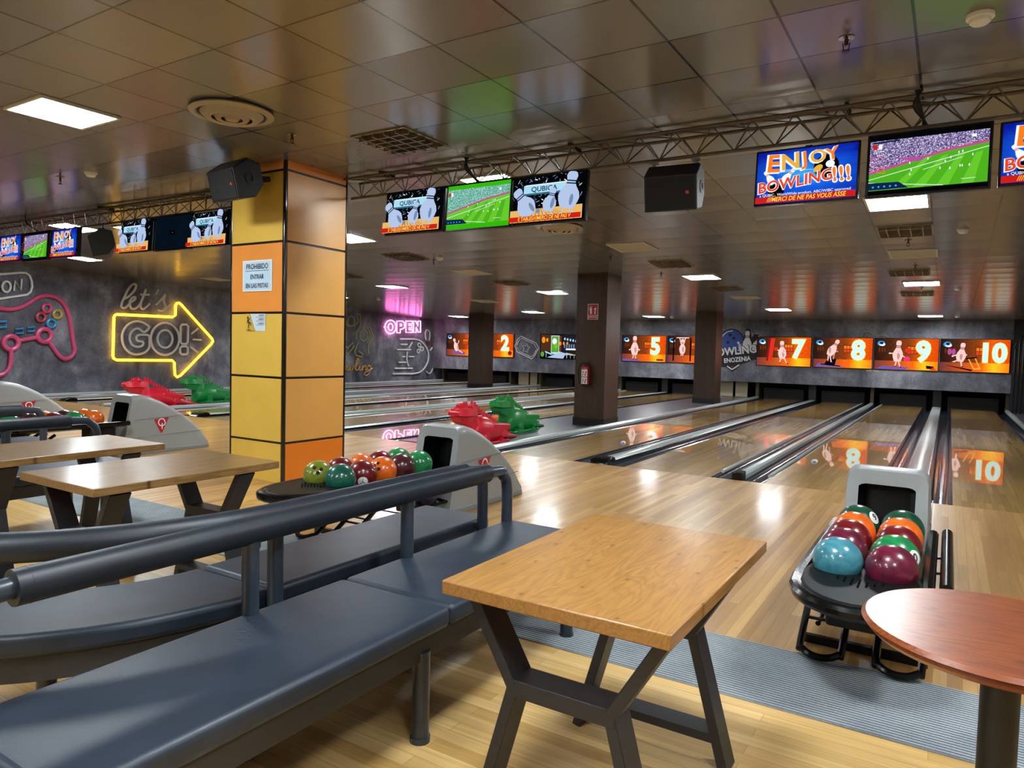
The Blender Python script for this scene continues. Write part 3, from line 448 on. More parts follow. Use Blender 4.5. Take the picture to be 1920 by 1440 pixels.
for k in range(1, 11):
    x0 = LANES[k]; c = x0 + LW / 2
    t = thing('bowling_lane', LANE_LABEL[k], 'bowling lane', (c, 16, -.11), 'bowling lanes')
    bm = BM(); box(bm, x0, x0 + LW, YFOUL + .001, 24.3, -.11, 0); obj('lane_surface', bm, M_LANE, t, smooth=None)
    obj('gutter', gutter_bm(x0 - .236, x0), M_GUT, t); obj('gutter', gutter_bm(x0 + LW, x0 + LW + .236), M_GUT, t)
# wide cappings over the ball tracks
CAPLAB = {12: 'wide grey ball track capping between the two lanes nearest the neon wall', 56: 'wide grey ball track capping that ends beside the orange pillar',
          78: 'wide grey ball track capping between the screen 7 and screen 8 lanes', 910: 'wide grey ball track capping between the screen 9 and screen 10 lanes'}
CAPLAB[34] = 'wide grey ball track capping next to the lane under the bar interior screen'
for k, c in CAPS.items():
    t = thing('lane_capping', CAPLAB[k], 'lane capping', (c, 16, -.11), 'wide cappings')
    bm = BM(); prism(bm, [(c - .108, -.11), (c + .108, -.11), (c + .108, .02), (c + .085, .033), (c, .04), (c - .085, .033), (c - .108, .02)], YFOUL + .26, 24.25, axis='y'); obj('cover', bm, M_RAIL, t)
    for s in (-1, 1):
        bm = BM(); box(bm, c + s * .1145 - .006, c + s * .1145 + .006, YFOUL + .1, 24.25, -.03, .024); obj('edge_strip', bm, M_BLK, t, smooth=None)
    bm = BM(); prism(bm, [(YFOUL + .002, -.11), (YFOUL + .002, .0), (YFOUL + .06, .05), (YFOUL + .24, .075), (YFOUL + .30, .05), (YFOUL + .30, -.11)], c - .12, c + .12, axis='x'); obj('end_cap', bm, M_BLK, t, bevel=.012)
# narrow dividers between neighbouring pairs
for lab, x in (('narrow ridged divider between the screen 8 and screen 9 lanes', LANES[8] + LW + .301), ('narrow ridged divider between the bar interior screen pair and the screen 5 pair', LANES[4] + LW + .301)):
    t = thing('lane_divider', lab, 'lane divider', (x, 16, -.11), 'narrow dividers')
    bm = BM(); prism(bm, [(x - .05, -.11), (x + .05, -.11), (x + .05, .03), (x + .03, .055), (x - .03, .055), (x - .05, .03)], YFOUL + .2, 24.25, axis='y'); obj('cover', bm, M_RAIL, t)
    for s in (-1, 1):
        bm = BM(); tube(bm, [(x + s * .27, YFOUL + .45, .012), (x + s * .27, 24.2, .012)], .022, 8); obj('bumper_rail', bm, M_RAIL, t)
    bm = BM(); box(bm, x - .055, x + .055, YFOUL + .02, YFOUL + .22, -.11, .085); obj('end_cap', bm, M_BLK, t, bevel=.01)
# outer edges: rails and the aisles with the pillars
for lab, x in (('metal edge rail bordering the screen 7 lane on the pillar aisle side', LANES[7] - .29), ('metal edge rail along the bar interior screen lane on the aisle side', LANES[3] - .29),
               ('metal edge rail at the foot of the concrete wall with neon signs', LANES[1] - .29), ('metal edge rail along the screen 10 lane beside the black bars', LANES[10] + LW + .29),
               ('metal edge rail bordering the screen 2 lane on the pillar aisle side', LANES[2] + LW + .29)):
    bm = BM(); prism(bm, [(x - .052, -.11), (x + .052, -.11), (x + .052, .03), (x + .03, .06), (x - .03, .06), (x - .052, .03)], YFOUL + .01, 24.25, axis='y')
    tag(obj('edge_rail', bm, M_RAIL), lab, 'rail', 'lane edge rails')
for lab, a, b in (('dark vinyl aisle platform carrying the two brown pillars', LANES[6] + LW + .238, LANES[7] - .345), ('dark vinyl aisle platform between the screen 2 lane and the bar interior lane', LANES[2] + LW + .345, LANES[3] - .345),
                  ('dark floor strip between the concrete wall and the first lane', XL + .001, LANES[1] - .345), ('dark floor strip between the screen 10 lane and the end wall', LANES[10] + LW + .345, XR - .001)):
    t = thing('aisle_platform', lab, 'platform', ((a + b) / 2, 16, -.12), 'aisle platforms')
    ye = 23.8 if b > 2 else 24.2; bm = BM(); box(bm, a, b, YFOUL + .001, ye, -.12, .012); obj('deck', bm, M_DECK, t, smooth=None)
    bm = BM(); box(bm, a + .0005, a + .05, YFOUL + .002, ye - .001, .0119, .0125); obj('edge_trim', bm, M_BROWN, t, smooth=None)

# ------------------------------------------------------------------ pit end below the masking wall
for k in range(1, 11):
    c = LANES[k] + LW / 2
    near = {3: 'the bar interior screen', 4: 'the pillar with the fire extinguisher', 1: 'the screen showing a sit-up', 6: 'the second brown pillar of the aisle'}.get(k, f'the screen numbered {k}')
    bm = BM(); box(bm, c - .62, c + .62, 24.31, 24.36, -.1, .36); box(bm, c - .62, c + .62, 24.29, 24.31, .30, .36)
    tag(obj('sweep_board', bm, M_BLKM, bevel=.008), f'black sweep board closing the lane end below {near}', 'sweep board', 'sweep boards')
    bm = BM(); box(bm, c - .75, c + .75, 25.2, 25.25, -.12, .62)
    tag(obj('pit_curtain', bm, pm('pit_curtain', '121419', .8)), f'dark curtain at the back of the pit below {near}', 'curtain', 'pit curtains')
# side plates between pits
plates = [(LANES[a] - .30 if s < 0 else LANES[a] + LW + .30, a, s) for a in (1, 3, 5, 7, 9) for s in (-1,)] + [(LANES[b] + LW + .30, b, 1) for b in (2, 6, 10)] + [(CAPS[k], k, 0) for k in CAPS]
names = {1: 'the sit-up screen', 3: 'the bar interior screen', 5: 'screen 5', 7: 'screen 7', 9: 'screen 9', 2: 'screen 2', 6: 'screen 6', 10: 'screen 10', 12: 'screens 1 and 2', 34: 'the bar interior screen and its neighbour', 56: 'screens 5 and 6', 78: 'screens 7 and 8', 910: 'screens 9 and 10'}
for x, k, s in plates:
    bm = BM(); w = .05 if s else .11; box(bm, x - w, x + w, 24.27, 25.19, -.1, .60)
    where = {-1: 'on the outer side of', 1: 'on the inner side of', 0: 'between'}[s]
    tag(obj('pit_partition', bm, pm('pit_plate', '5c5343', .55, grain=.1) if s else pm('pit_plate_dark', '1e1d1c', .5)), f'upright pit side plate {where} the pit under {names[k]}' if s else f'broad dark pit plate between the pits under {names[k]}', 'pit plate', 'pit side plates')
for lab, x0, x1 in (('beige machine cover panel under the wall logo, beside the second brown pillar', -6.68, -6.20), ('beige machine cover panel under the wall logo, next to the screen 7 pit', -6.12, -5.72),
                    ('beige machine cover panel under the ticket neon, beside the screen 2 pit', -14.72, -14.25), ('beige machine cover panel under the ticket neon, beside the bar interior screen pit', -14.18, -13.86)):
    t = thing('machine_panel', lab, 'panel', ((x0 + x1) / 2, 24.25, .02), 'machine covers in the aisles')
    bm = BM(); box(bm, x0, x1, 24.23, 24.27, .014, .60); obj('cover', bm, M_BEIGE, t, bevel=.008)
    bm = BM(); box(bm, (x0 + x1) / 2 - .05, (x0 + x1) / 2 + .05, 24.215, 24.232, .5, .53); obj('handle', bm, M_OFFW, t)

# ------------------------------------------------------------------ pillars
def orange_pillar():
    x0, x1, y0, y1 = -6.46, -5.62, 4.75, 5.60; zt = cz(-6, 5.2)
    t = thing('pillar', 'square pillar clad in yellow and orange panels with black joints', 'pillar', ((x0 + x1) / 2, (y0 + y1) / 2, 0))
    bm = BM(); box(bm, x0 + .012, x1 - .012, y0 + .012, y1 - .012, 0, zt); obj('core', bm, pm('black_joint', '09090a', .35, 0, .3), t, smooth=None)
    YE, OR, AM, DO = pm('yellow_laminate', 'd6b04a', .42, 0, .12, .3, grain=.05, gscale=3), pm('orange_laminate', 'db8a38', .42, 0, .12, .3, grain=.05, gscale=3), pm('amber_laminate', 'd29a4a', .42, 0, .12, .3, grain=.05, gscale=3), pm('deep_orange_laminate', 'd8760f', .42, 0, .12, .3, grain=.04, gscale=3)
    zz = [.0, .409, 1.065, 1.715, 2.42, 3.118, zt]
    front = [YE, YE, YE, YE, OR, YE, OR]; side = [DO, AM, AM, AM, AM, AM, OR]
    front = [YE, YE, YE, OR, YE, OR]; side = [DO, AM, AM, AM, AM, OR]
    g = .012; e = .034
    for i in range(6):
        a, b = zz[i] + (g if i else .002), zz[i + 1] - (g if i < 5 else .0)
        for fc in range(4):
            bm = BM()
            if fc == 0: box(bm, x0 + e, x1 - e, y0, y0 + .012, a, b)
            if fc == 1: box(bm, x1 - .012, x1, y0 + e, y1 - e, a, b)
            if fc == 2: box(bm, x0 + e, x1 - e, y1 - .012, y1, a, b)
            if fc == 3: box(bm, x0, x0 + .012, y0 + e, y1 - e, a, b)
            obj('panel', bm, (front if fc in (0, 3) else side)[i], t, smooth=None)
    for sx, sy in ((x0, y0), (x1, y0), (x0, y1), (x1, y1)):
        bm = BM(); cx = sx + (.016 if sx == x0 else -.016); cy = sy + (.016 if sy == y0 else -.016)
        box(bm, cx - .017, cx + .017, cy - .017, cy + .017, 0, zt); obj('corner_trim', bm, pm('black_gloss_trim', '0b0c0e', .22, .2, .5, .08), t, bevel=.012, seg=3)
orange_pillar()
def embossed():
    n = N('embossed_brown_laminate')
    w = n.n('ShaderNodeTexWave', bands_direction='DIAGONAL'); w.inputs['Scale'].default_value = 14; w.inputs['Distortion'].default_value = 3; w.inputs['Detail'].default_value = 1
    n.l(n.coords(scale=(1, 1, .8)), w.inputs['Vector']); n.bump(w.outputs['Fac'], .5, .006)
    c = n.ramp(n.noise(n.coords(scale=(8, 8, .6)), 2, 4), [(.3, hx('37241a')), (.7, hx('482f23'))])
    return n.set(c, .36, .1, .1, .2)
M_COL = embossed()
def brown_column(lab, x0, x1, y0, y1):
    zt = cz((x0 + x1) / 2, y0); t = thing('pillar', lab, 'pillar', ((x0 + x1) / 2, (y0 + y1) / 2, .012), 'brown pillars on the lanes')
    bm = BM(); box(bm, x0, x1, y0, y1, .012, zt + .01); obj('shaft', bm, M_COL, t, smooth=None)
    bm = BM(); box(bm, x0 - .012, x1 + .012, y0 - .012, y1 + .012, .012, .16); obj('plinth', bm, pm('dark_plinth', '14100f', .4), t, smooth=None)
    return t
brown_column('dark brown embossed pillar with a fire extinguisher and a red sign', -6.04, -5.42, 12.0, 12.64)
brown_column('plain dark brown pillar standing before the wall logo', -6.235, -5.63, 19.95, 20.6)
brown_column('plain dark brown pillar between the sit-up screen and screen 2', -14.75, -14.1, 20.75, 21.4)

# fire extinguisher and its sign
t = thing('fire_extinguisher', 'red fire extinguisher with white instruction labels hanging on a brown pillar', 'fire extinguisher', (-5.765, 11.9, .77))
bm = BM(); lathe(bm, [(0, .0), (.07, .0), (.078, .02), (.078, .32), (.06, .365), (.03, .385), (0, .385)], 20); obj('cylinder', bm, pm('extinguisher_red', 'a3111c', .3, 0, .4), t, world=False)
bm = BM(); lathe(bm, [(0, -.012), (.074, -.012), (.08, .01), (.08, .035), (0, .035)], 20); obj('base_ring', bm, M_BLKM, t, world=False)
bm = BM(); cyl(bm, (0, 0), .02, .38, .42, 12); bar(bm, (-.02, 0, .425), (.06, -.02, .45), .014, .02); bar(bm, (-.02, 0, .405), (.05, -.02, .412), .01, .018); obj('valve', bm, M_BLKM, t, world=False)
bm = BM(); tube(bm, smooth_path([(-.01, 0, .41), (-.07, -.01, .42), (-.13, -.01, .34), (-.145, -.01, .2), (-.12, -.02, .1)]), .011, 8); tube(bm, [(-.12, -.02, .1), (-.11, -.02, .02)], .014, 8); obj('hose', bm, M_BLKM, t, world=False)
for z0, z1 in ((.17, .30), (.03, .155)):
    bm = BM(); R = .0795
    P = [[bm.verts.new((R * math.sin(a), -R * math.cos(a), z)) for a in [math.radians(-48 + 96 * i / 8) for i in range(9)]] for z in (z0, z1)]
    for i in range(8): bm.faces.new((P[0][i], P[0][i + 1], P[1][i + 1], P[1][i]))
    lb = obj('instruction_label', bm, M_WHITE, t, world=False)
    bm = BM(); R = .0802
    for q in range(2):
        a0 = math.radians(-30 + 38 * q)
        P = [[bm.verts.new((R * math.sin(a0 + math.radians(18 * i / 3 + (14 if zz else 0))), -R * math.cos(a0 + math.radians(18 * i / 3 + (14 if zz else 0))), z0 + .02 + (z1 - z0 - .05) * zz)) for i in range(4)] for zz in (0, 1)]
        for i in range(3): bm.faces.new((P[0][i], P[0][i + 1], P[1][i + 1], P[1][i]))
    obj('print', bm, M_RED, lb, world=False)
bm = BM(); box(bm, -.03, .03, .07, .1, .1, .3); obj('bracket', bm, M_BLKM, t, world=False)
d = Draw(); d.rect(-.106, .106, -.145, .145, M_WHITE); d.rect(-.098, .098, -.137, .137, M_RED)
d.rect(-.055, -.02, -.04, .06, M_WHITE); d.disc(-.0375, .06, .0175, M_WHITE); d.line([(-.05, .09), (-.02, .1)], .01, M_WHITE); d.line([(-.062, .085), (-.07, .05), (-.066, .02)], .008, M_WHITE)
for a, b in ((.04, .05), (.055, .02), (.04, -.01), (.06, .06), (.052, -.03)): d.disc(a, b, .012, M_WHITE, .018, 8)
d.rect(-.098, .098, -.072, -.064, M_WHITE); d.text('EXTINTOR', .036, 0, -.102, M_WHITE, .02)
t = thing('fire_sign', 'red pictogram sign above the fire extinguisher on the pillar', 'sign', (-5.70, 11.994, 2.15))
bm = BM(); box(bm, -.106, .106, 0, .006, -.145, .145); obj('plate', bm, M_WHITE, t, world=False, smooth=None); d.done('print', t)
# paper notices on the orange pillar
INK = pm('print_ink', '0f2230', .6)
t = thing('notice', 'white notice reading PROHIBIDO ENTRAR EN LAS PISTAS on the pillar', 'sign', (-6.02, 4.744, 2.09), rotz=0)
bm = BM(); box(bm, -.225, .225, 0, .005, -.157, .157); obj('sheet', bm, pm('glossy_paper', 'b9d3e6', .3, 0, .3), t, world=False, smooth=None)
d = Draw(); E_ = pm('paper_edge', 'dde4e8', .4)
for q in ((-.225, -.21, -.157, .157), (.21, .225, -.157, .157), (-.21, .21, .145, .157), (-.21, .21, -.157, -.147)): d.rect(*q, E_)
d.text('PROHIBIDO', .075, 0, .092, INK, .012, sx=.86); d.rect(-.18, .18, .049, .053, INK); d.text('ENTRAR', .066, 0, -.012, INK, .01, sx=.84); d.text('EN LAS PISTAS', .066, 0, -.102, INK, .01, sx=.82); d.done('print', t)
t = thing('warning_sticker', 'small slippery floor warning sticker below the white notice on the pillar', 'sign', (-6.045, 4.745, 1.62))
bm = BM(); box(bm, -.155, .155, 0, .003, -.09, .085); obj('sheet', bm, pm('sticker_yellow', 'cfa93c', .35), t, world=False, smooth=None)
d = Draw(); Wb = pm('sticker_white', 'c4d5e0', .35); d.poly([(-.085, .085), (.155, .085), (.155, -.09), (0, -.09)], Wb); d.line([(-.085, .085), (0, -.09)], .004, INK)
d.disc(-.115, .045, .013, INK); d.line([(-.115, .03), (-.1, -.01), (-.095, -.02), (-.105, -.06)], .014, INK); d.line([(-.1, -.005), (-.075, -.005), (-.06, -.03)], .012, INK); d.line([(-.112, .02), (-.09, .025), (-.075, .045)], .009, INK); d.line([(-.112, .02), (-.122, -.012)], .009, INK)
d.line([(-.12, -.075), (-.07, -.075)], .005, INK); d.line([(-.12, -.088), (0, -.088)], .004, INK)
for i, z in enumerate((.07, .05, .03, .012, -.012, -.03)): d.line([(.06 if i % 2 == 0 else .02, z), (.14, z)], .006 if i % 2 == 0 else .003, INK)
d.done('print', t)

# ------------------------------------------------------------------ ceiling fittings
def flush(t, x, y):
    t.rotation_euler = (math.atan2(cz(x, y + .2) - cz(x, y - .2), .4), -math.atan2(cz(x + .2, y) - cz(x - .2, y), .4), 0)
M_LIT = em('lit_diffuser', (.90, .965, 1.0, 1), PANEL)
M_FR = pm('panel_frame', 'c9c6bd', .4)
def light_mesh(mat, nm):
    bm = BM(); box(bm, -.28, .28, -.28, .28, -.012, -.002); return bm
def ceiling_panel(label, x, y, lit, first={}):
    key = lit
    if key not in first:
        t = thing('ceiling_light' if lit else 'ceiling_panel', label, 'ceiling light', (x, y, cz(x, y)), 'lit ceiling panels' if lit else 'unlit ceiling panels')
        bm = BM()
        for q in ((-.3, .3, -.3, -.275), (-.3, .3, .275, .3), (-.3, -.275, -.275, .275), (.275, .3, -.275, .275)): box(bm, *q, -.016, 0)
        obj('frame', bm, M_FR, t, world=False, smooth=None)
        bm = BM(); box(bm, -.275, .275, -.275, .275, -.012, -.001); obj('diffuser', bm, M_LIT if lit else M_OFFW, t, world=False, smooth=None)
        first[key] = t
    else: t = dup(first[key], (x, y, cz(x, y)), label)
    flush(t, x, y)
LIT = [(-6.08, 2.93, 'large glowing ceiling panel nearest the orange pillar, over the oak tables'), (-8.04, 8.07, 'glowing ceiling panel showing just behind the orange pillar'), (-11.8, 13.29, 'glowing ceiling panel in the pink reflection above the OPEN neon'),
       (-8.06, 14.72, 'glowing ceiling panel beside the top of the extinguisher pillar, the nearer of two'), (-11.75, 20.17, 'glowing ceiling panel above the ticket neon'), (-16.28, 22.21, 'glowing ceiling panel above the sit-up screen'),
       (-3.97, 12.97, 'glowing ceiling panel over the screen 7 lane, beside the extinguisher pillar'), (-8.23, 21.91, 'glowing ceiling panel above screen 5'), (-3.9, 19.56, 'glowing ceiling panel above screens 7 and 8'),
       (-.5, 14.7, 'glowing ceiling panel in mid lane above screen 9, nearer of two in line'), (-.5, 22.07, 'glowing ceiling panel close to the wall above screen 9'), (-.55, 8.48, 'glowing ceiling panel peeking out under the second football screen'),
       (-4.21, 6.37, 'glowing ceiling panel just behind the green football screen'), (-15.97, 15.42, 'small glowing ceiling panel beside the edge of the orange pillar, over the people neon'), (-12.3, 6.10, 'glowing ceiling panel behind the black loudspeaker on the far truss'),
       (-11.2, 6.55, 'glowing ceiling panel between the far truss loudspeaker and the grey pins screen'), (-16.09, 8.14, 'glowing ceiling panel beneath the far ENJOY BOWLING screen'),
       (-9.8, -.4, 'unseen glowing ceiling panel added behind the viewer over the far seating'), (-6.1, -1.2, 'unseen glowing ceiling panel added behind the viewer over the middle seating'), (-2.2, -.9, 'unseen glowing ceiling panel added behind the viewer over the near bench'), (.9, .1, 'unseen glowing ceiling panel added above the viewer near the end wall'),  # panels out of view, presumed and added to light the foreground
       (-2.4, -3.4, 'unseen glowing ceiling panel added by the back wall over the near seating'), (-7.5, -3.6, 'unseen glowing ceiling panel added by the back wall over the far seating'), (1.2, 3.6, 'unseen glowing ceiling panel added near the end wall above the round table'), (-1.0, 1.9, 'unseen glowing ceiling panel added overhead to brighten the floor by the honey oak table')]  # likewise added out of view; the last brightens the seating floor
for x, y, l in LIT: ceiling_panel(l, x, y, True)
for x, y, l in ((-4.1, 9.93, 'unlit cream ceiling panel over the screen 7 lane'), (-8.04, 11.36, 'unlit cream ceiling panel to the side of the pink reflection'), (-4.01, 16.44, 'unlit cream ceiling panel before the second brown pillar'),
                (-.51, 11.44, 'unlit cream ceiling panel below the louvre grille in the screen 9 line'), (-11.37, 16.78, 'unlit cream ceiling panel above the pillar by screen 2'), (-15.98, 11.33, 'unlit cream ceiling panel above the lets GO neon')):
    ceiling_panel(l, x, y, False)
M_LOUV = pm('brushed_louvre', '94866a', .3, .7)
def louver_bm():
    bm = BM()
    for q in ((-.3, .3, -.3, -.28), (-.3, .3, .28, .3), (-.3, -.28, -.28, .28), (.28, .3, -.28, .28)): box(bm, *q, -.012, 0)
    return bm
lv0 = None
for x, y, l in ((-4.18, 4.78, 'open square louvre grille in the ceiling in front of the grey pins screens'), (-.54, 9.91, 'dusty louvre grille in the ceiling under the football screen'), (-8.26, 9.64, 'dark louvre grille within the pink ceiling reflection'),
                (-4.01, 11.39, 'dark louvre grille over the screen 7 lane'), (-11.38, 11.33, 'louvre grille beside the orange pillar above the people neon'), (-8.07, 12.91, 'louvre grille in front of the extinguisher pillar'),
                (-4.0, 14.7, 'louvre grille above the second brown pillar'), (-.63, 13.21, 'louvre grille just before the lit panel over the screen 9 line'), (-.62, 16.3, 'louvre grille just beyond the lit panel over the screen 9 line')):
    if lv0 is None:
        t = thing('ceiling_louver', l, 'ceiling grille', (x, y, cz(x, y)), 'ceiling louvres'); lv0 = t
        obj('frame', louver_bm(), M_LOUV, t, world=False, smooth=None)
        bm = BM(); box(bm, -.28, .28, -.28, .28, -.004, -.001); obj('reflector', bm, pm('dark_reflector', '3a3322', .5), t, world=False, smooth=None)
        for i in range(5):
            bm = BM(); bar(bm, (-.28, -.21 + .105 * i, -.02), (.28, -.21 + .105 * i, -.02), .012, .036, (0, 0, 1)); obj('slat', bm, M_LOUV, t, world=False, smooth=None)
        for i in range(4):
            bm = BM(); bar(bm, (-.19 + .127 * i, -.28, -.0205), (-.19 + .127 * i, .28, -.0205), .01, .034, (0, 0, 1)); obj('fin', bm, M_LOUV, t, world=False, smooth=None)
    else: t = dup(lv0, (x, y, cz(x, y)), l)
    flush(t, x, y)
M_DIF = pm('diffuser_metal', 'a79b84', .38, .3)
for x, y, l in ((-4.83, 3.56, 'round air diffuser of concentric rings in front of the orange pillar'), (-4.52, 8.4, 'round air diffuser half hidden below the grey pins screen by the loudspeaker')):
    t = thing('air_diffuser', l, 'air vent', (x, y, cz(x, y) - .012), 'round diffusers')
    for nm, pr in (('outer_ring', [(.31, 0), (.315, -.012), (.27, -.03), (.255, -.02), (.25, -.0005)]), ('cone', [(.235, -.015), (.19, -.055), (.15, -.05), (.17, -.03), (.205, -.004)]), ('cone', [(.14, -.03), (.115, -.06), (.08, -.055), (.1, -.03), (.12, -.004)]), ('hub', [(.0, -.06), (.045, -.062), (.06, -.04), (.03, -.002)])):
        bm = BM(); lathe(bm, pr, 40); obj(nm, bm, M_DIF, t, world=False)
    bm = BM(); lathe(bm, [(.0, -.003), (.25, -.003)], 32); obj('duct', bm, pm('dark_duct', '2e281f', .7), t, world=False, flip=False)
    flush(t, x, y)
sp0 = None
for x, y, l in ((-.58, 4.42, 'brass sprinkler head nearest the smoke detector above the round table'), (-8.57, 4.1, 'sprinkler head beside the white detector over the far tables'), (-4.9, 4.21, 'sprinkler head in front of the orange pillar below the round diffuser'), (-7.96, 10.07, 'sprinkler head beside the pink ceiling reflection'),
                (-4.71, 10.52, 'sprinkler head in front of the extinguisher pillar'), (-4.54, 12.39, 'sprinkler head beside the lit panel at the extinguisher pillar'), (-.53, 10.5, 'sprinkler head between grille and cream panel above screen 9'), (-.52, 12.53, 'sprinkler head beyond the cream panel above screen 9'), (-.51, 15.25, 'sprinkler head beyond the lit panel above screen 9')):
    if sp0 is None:
        t = sp0 = thing('sprinkler_head', l, 'sprinkler', (x, y, cz(x, y)), 'ceiling sprinklers')
        bm = BM(); lathe(bm, [(0, 0), (.04, 0), (.042, -.006), (.015, -.012), (0, -.012)], 16); obj('escutcheon', bm, M_CHROME, t, world=False)
        bm = BM(); cyl(bm, (0, 0), .011, -.045, -.01, 10); bar(bm, (-.018, 0, -.03), (-.012, 0, -.075), .005, .006); bar(bm, (.018, 0, -.03), (.012, 0, -.075), .005, .006); obj('body', bm, pm('sprinkler_brass', '4a2a1c', .4, .6), t, world=False)
        bm = BM(); cyl(bm, (0, 0), .022, -.08, -.075, 14); obj('deflector', bm, pm('sprinkler_brass', '4a2a1c', .4, .6), t, world=False)
    else: t = dup(sp0, (x, y, cz(x, y)), l)
sm0 = None
for x, y, l in ((.05, 4.46, 'white smoke detector at the corner of the ceiling above the football screen'), (-7.99, 4.13, 'white smoke detector over the far tables'), (-7.67, 9.88, 'white smoke detector beside the pink reflection'), (.06, 10.04, 'white smoke detector over the screen 10 lane, nearest of its line'),
                (.06, 15.54, 'white smoke detector over the screen 10 lane, middle of its line'), (.11, 22.1, 'white smoke detector over the screen 10 lane, close to the wall'), (-14.86, 16.14, 'white smoke detector above the people neon'), (-7.71, 22.16, 'white smoke detector above screen 5')):
    if sm0 is None:
        t = sm0 = thing('smoke_detector', l, 'smoke detector', (x, y, cz(x, y)), 'smoke detectors')
        bm = BM(); lathe(bm, [(0, 0), (.065, 0), (.065, -.018), (.055, -.022), (0, -.022)], 24); obj('base', bm, M_WHITE, t, world=False)
        bm = BM(); lathe(bm, [(.05, -.022), (.048, -.04), (.035, -.05), (.02, -.052), (0, -.052)], 24); obj('head', bm, M_WHITE, t, world=False)
    else: t = dup(sm0, (x, y, cz(x, y)), l)

# ------------------------------------------------------------------ screens: what they show
TB = 1.15
Bk = em('px_black', '040507', TB, False); Wh = em('px_white', 'e8eef2', TB, False); Yl = em('px_yellow', 'f4d04a', TB, False); Rd = em('px_red', 'c41e12', TB, False); Or = em('px_orange', 'f07a1a', TB, False); Dor = em('px_deep_orange', 'e2401a', TB, False)
PB = em('px_pin_blue', 'a9bcdc', TB, False); PS = em('px_pin_shade', '6f83a8', TB, False); Tan = em('px_tan', 'dcae62', TB, False); TanD = em('px_tan_dark', 'b07a34', TB, False); Ice = em('px_ice', '9fd0e6', TB, False); IceD = em('px_ice_dark', '3a6c88', TB, False); Grn = em('px_green', '4aa81c', TB, False); GrnL = em('px_green_light', '62be2a', TB, False); GrnH = em('px_green_vivid', '2fae08', TB, False)
Pur = em('px_purple', 'b04a94', TB, False); Pk = em('px_pink', 'e83a6a', TB, False); Nvy = em('px_navy', '10204a', TB, False); Cyn = em('px_cyan', '2f9ee8', TB, False); Drk = em('px_dark_navy', '071420', .8, False); Gld = em('px_gold', 'e0a83a', TB, False)
def px_mat(name, build):
    n = N(name); t = n.t; t.nodes.remove(n.b); out = [x for x in t.nodes if x.type == 'OUTPUT_MATERIAL'][0]
    e = n.n('ShaderNodeEmission'); n.l(build(n), e.inputs[0]); e.inputs[1].default_value = 1.3 if name == 'px_gym_scene' else TB; n.l(e.outputs[0], out.inputs[0]); return n.m
def _sep(n):
    tc = n.n('ShaderNodeTexCoord'); sp = n.n('ShaderNodeSeparateXYZ'); n.l(tc.outputs['Object'], sp.inputs[0]); return sp.outputs['X'], sp.outputs['Z']
def _blue(n):
    x, z = _sep(n); d = n.math('SQRT', n.math('ADD', n.math('POWER', n.math('MULTIPLY', x, 1.4), 2), n.math('POWER', n.math('MULTIPLY', z, 3.0), 2)))
    d = n.math('ADD', d, n.math('MULTIPLY', n.noise(n.coords(scale=(3, 3, 9)), 2, 4), .35))
    return n.ramp(d, [(.18, hx('35a8ea')), (.45, hx('1458d8')), (.85, hx('0a1a9a')), (1, hx('060a3c'))])
ENJ_BG = px_mat('px_blue_burst', _blue)
def _crowd(n, a, b, c):
    f = n.noise(n.coords(), 120, 2, .8); return n.ramp(f, [(.36, hx(a)), (.5, hx(b)), (.62, hx(c))])
CROWD = px_mat('px_crowd', lambda n: _crowd(n, '241a4a', '6d5a92', 'd8d2ea')); CROWDG = px_mat('px_crowd_green', lambda n: _crowd(n, '1a7a4a', '5ca892', 'b8d8e0'))
def _scr(n):
    x, z = _sep(n); g = n.math('MULTIPLY_ADD', x, .52, .5)
    wall = n.ramp(g, [(.0, hx('0e0a0c')), (.3, hx('4a2614')), (.55, hx('8a3c12')), (.72, hx('e65a0a')), (1, hx('cc3c08'))])
    w = n.noise(n.coords(scale=(2, 2, 14)), 4, 5); wall = n.mix(1.0, wall, n.ramp(w, [(.3, (.6, .6, .6, 1)), (.6, (1.1, 1.1, 1.1, 1))]), 'MULTIPLY')
    fl = n.ramp(g, [(.0, hx('4a2a3a')), (.3, hx('a84a20')), (.6, hx('ea6410')), (.74, hx('ffbc20')), (.95, hx('ec6a10'))])
    fl = n.mix(1.0, fl, n.ramp(w, [(.3, (.8, .75, .7, 1)), (.6, (1.08, 1.05, 1, 1))]), 'MULTIPLY')
    k = n.math('LESS_THAN', z, -.2); return n.mix(k, wall, fl)
SCR_BG = px_mat('px_gym_scene', _scr)
Num = em('px_number', 'c4f0f4', 1.25, False); NumO = em('px_number_glow', 'ffd050', 1.3, False); Pnk = em('px_mascot', 'f2c8c0', TB, False); PnkD = em('px_mascot_shade', 'c08a8c', TB, False); Maroon = em('px_maroon', '8a1420', TB, False); Brn = em('px_brown', '6a3418', TB, False); Lav = em('px_lavender', '6a5aa8', TB, False); BagR = em('px_bag_red', 'd8301c', TB, False)

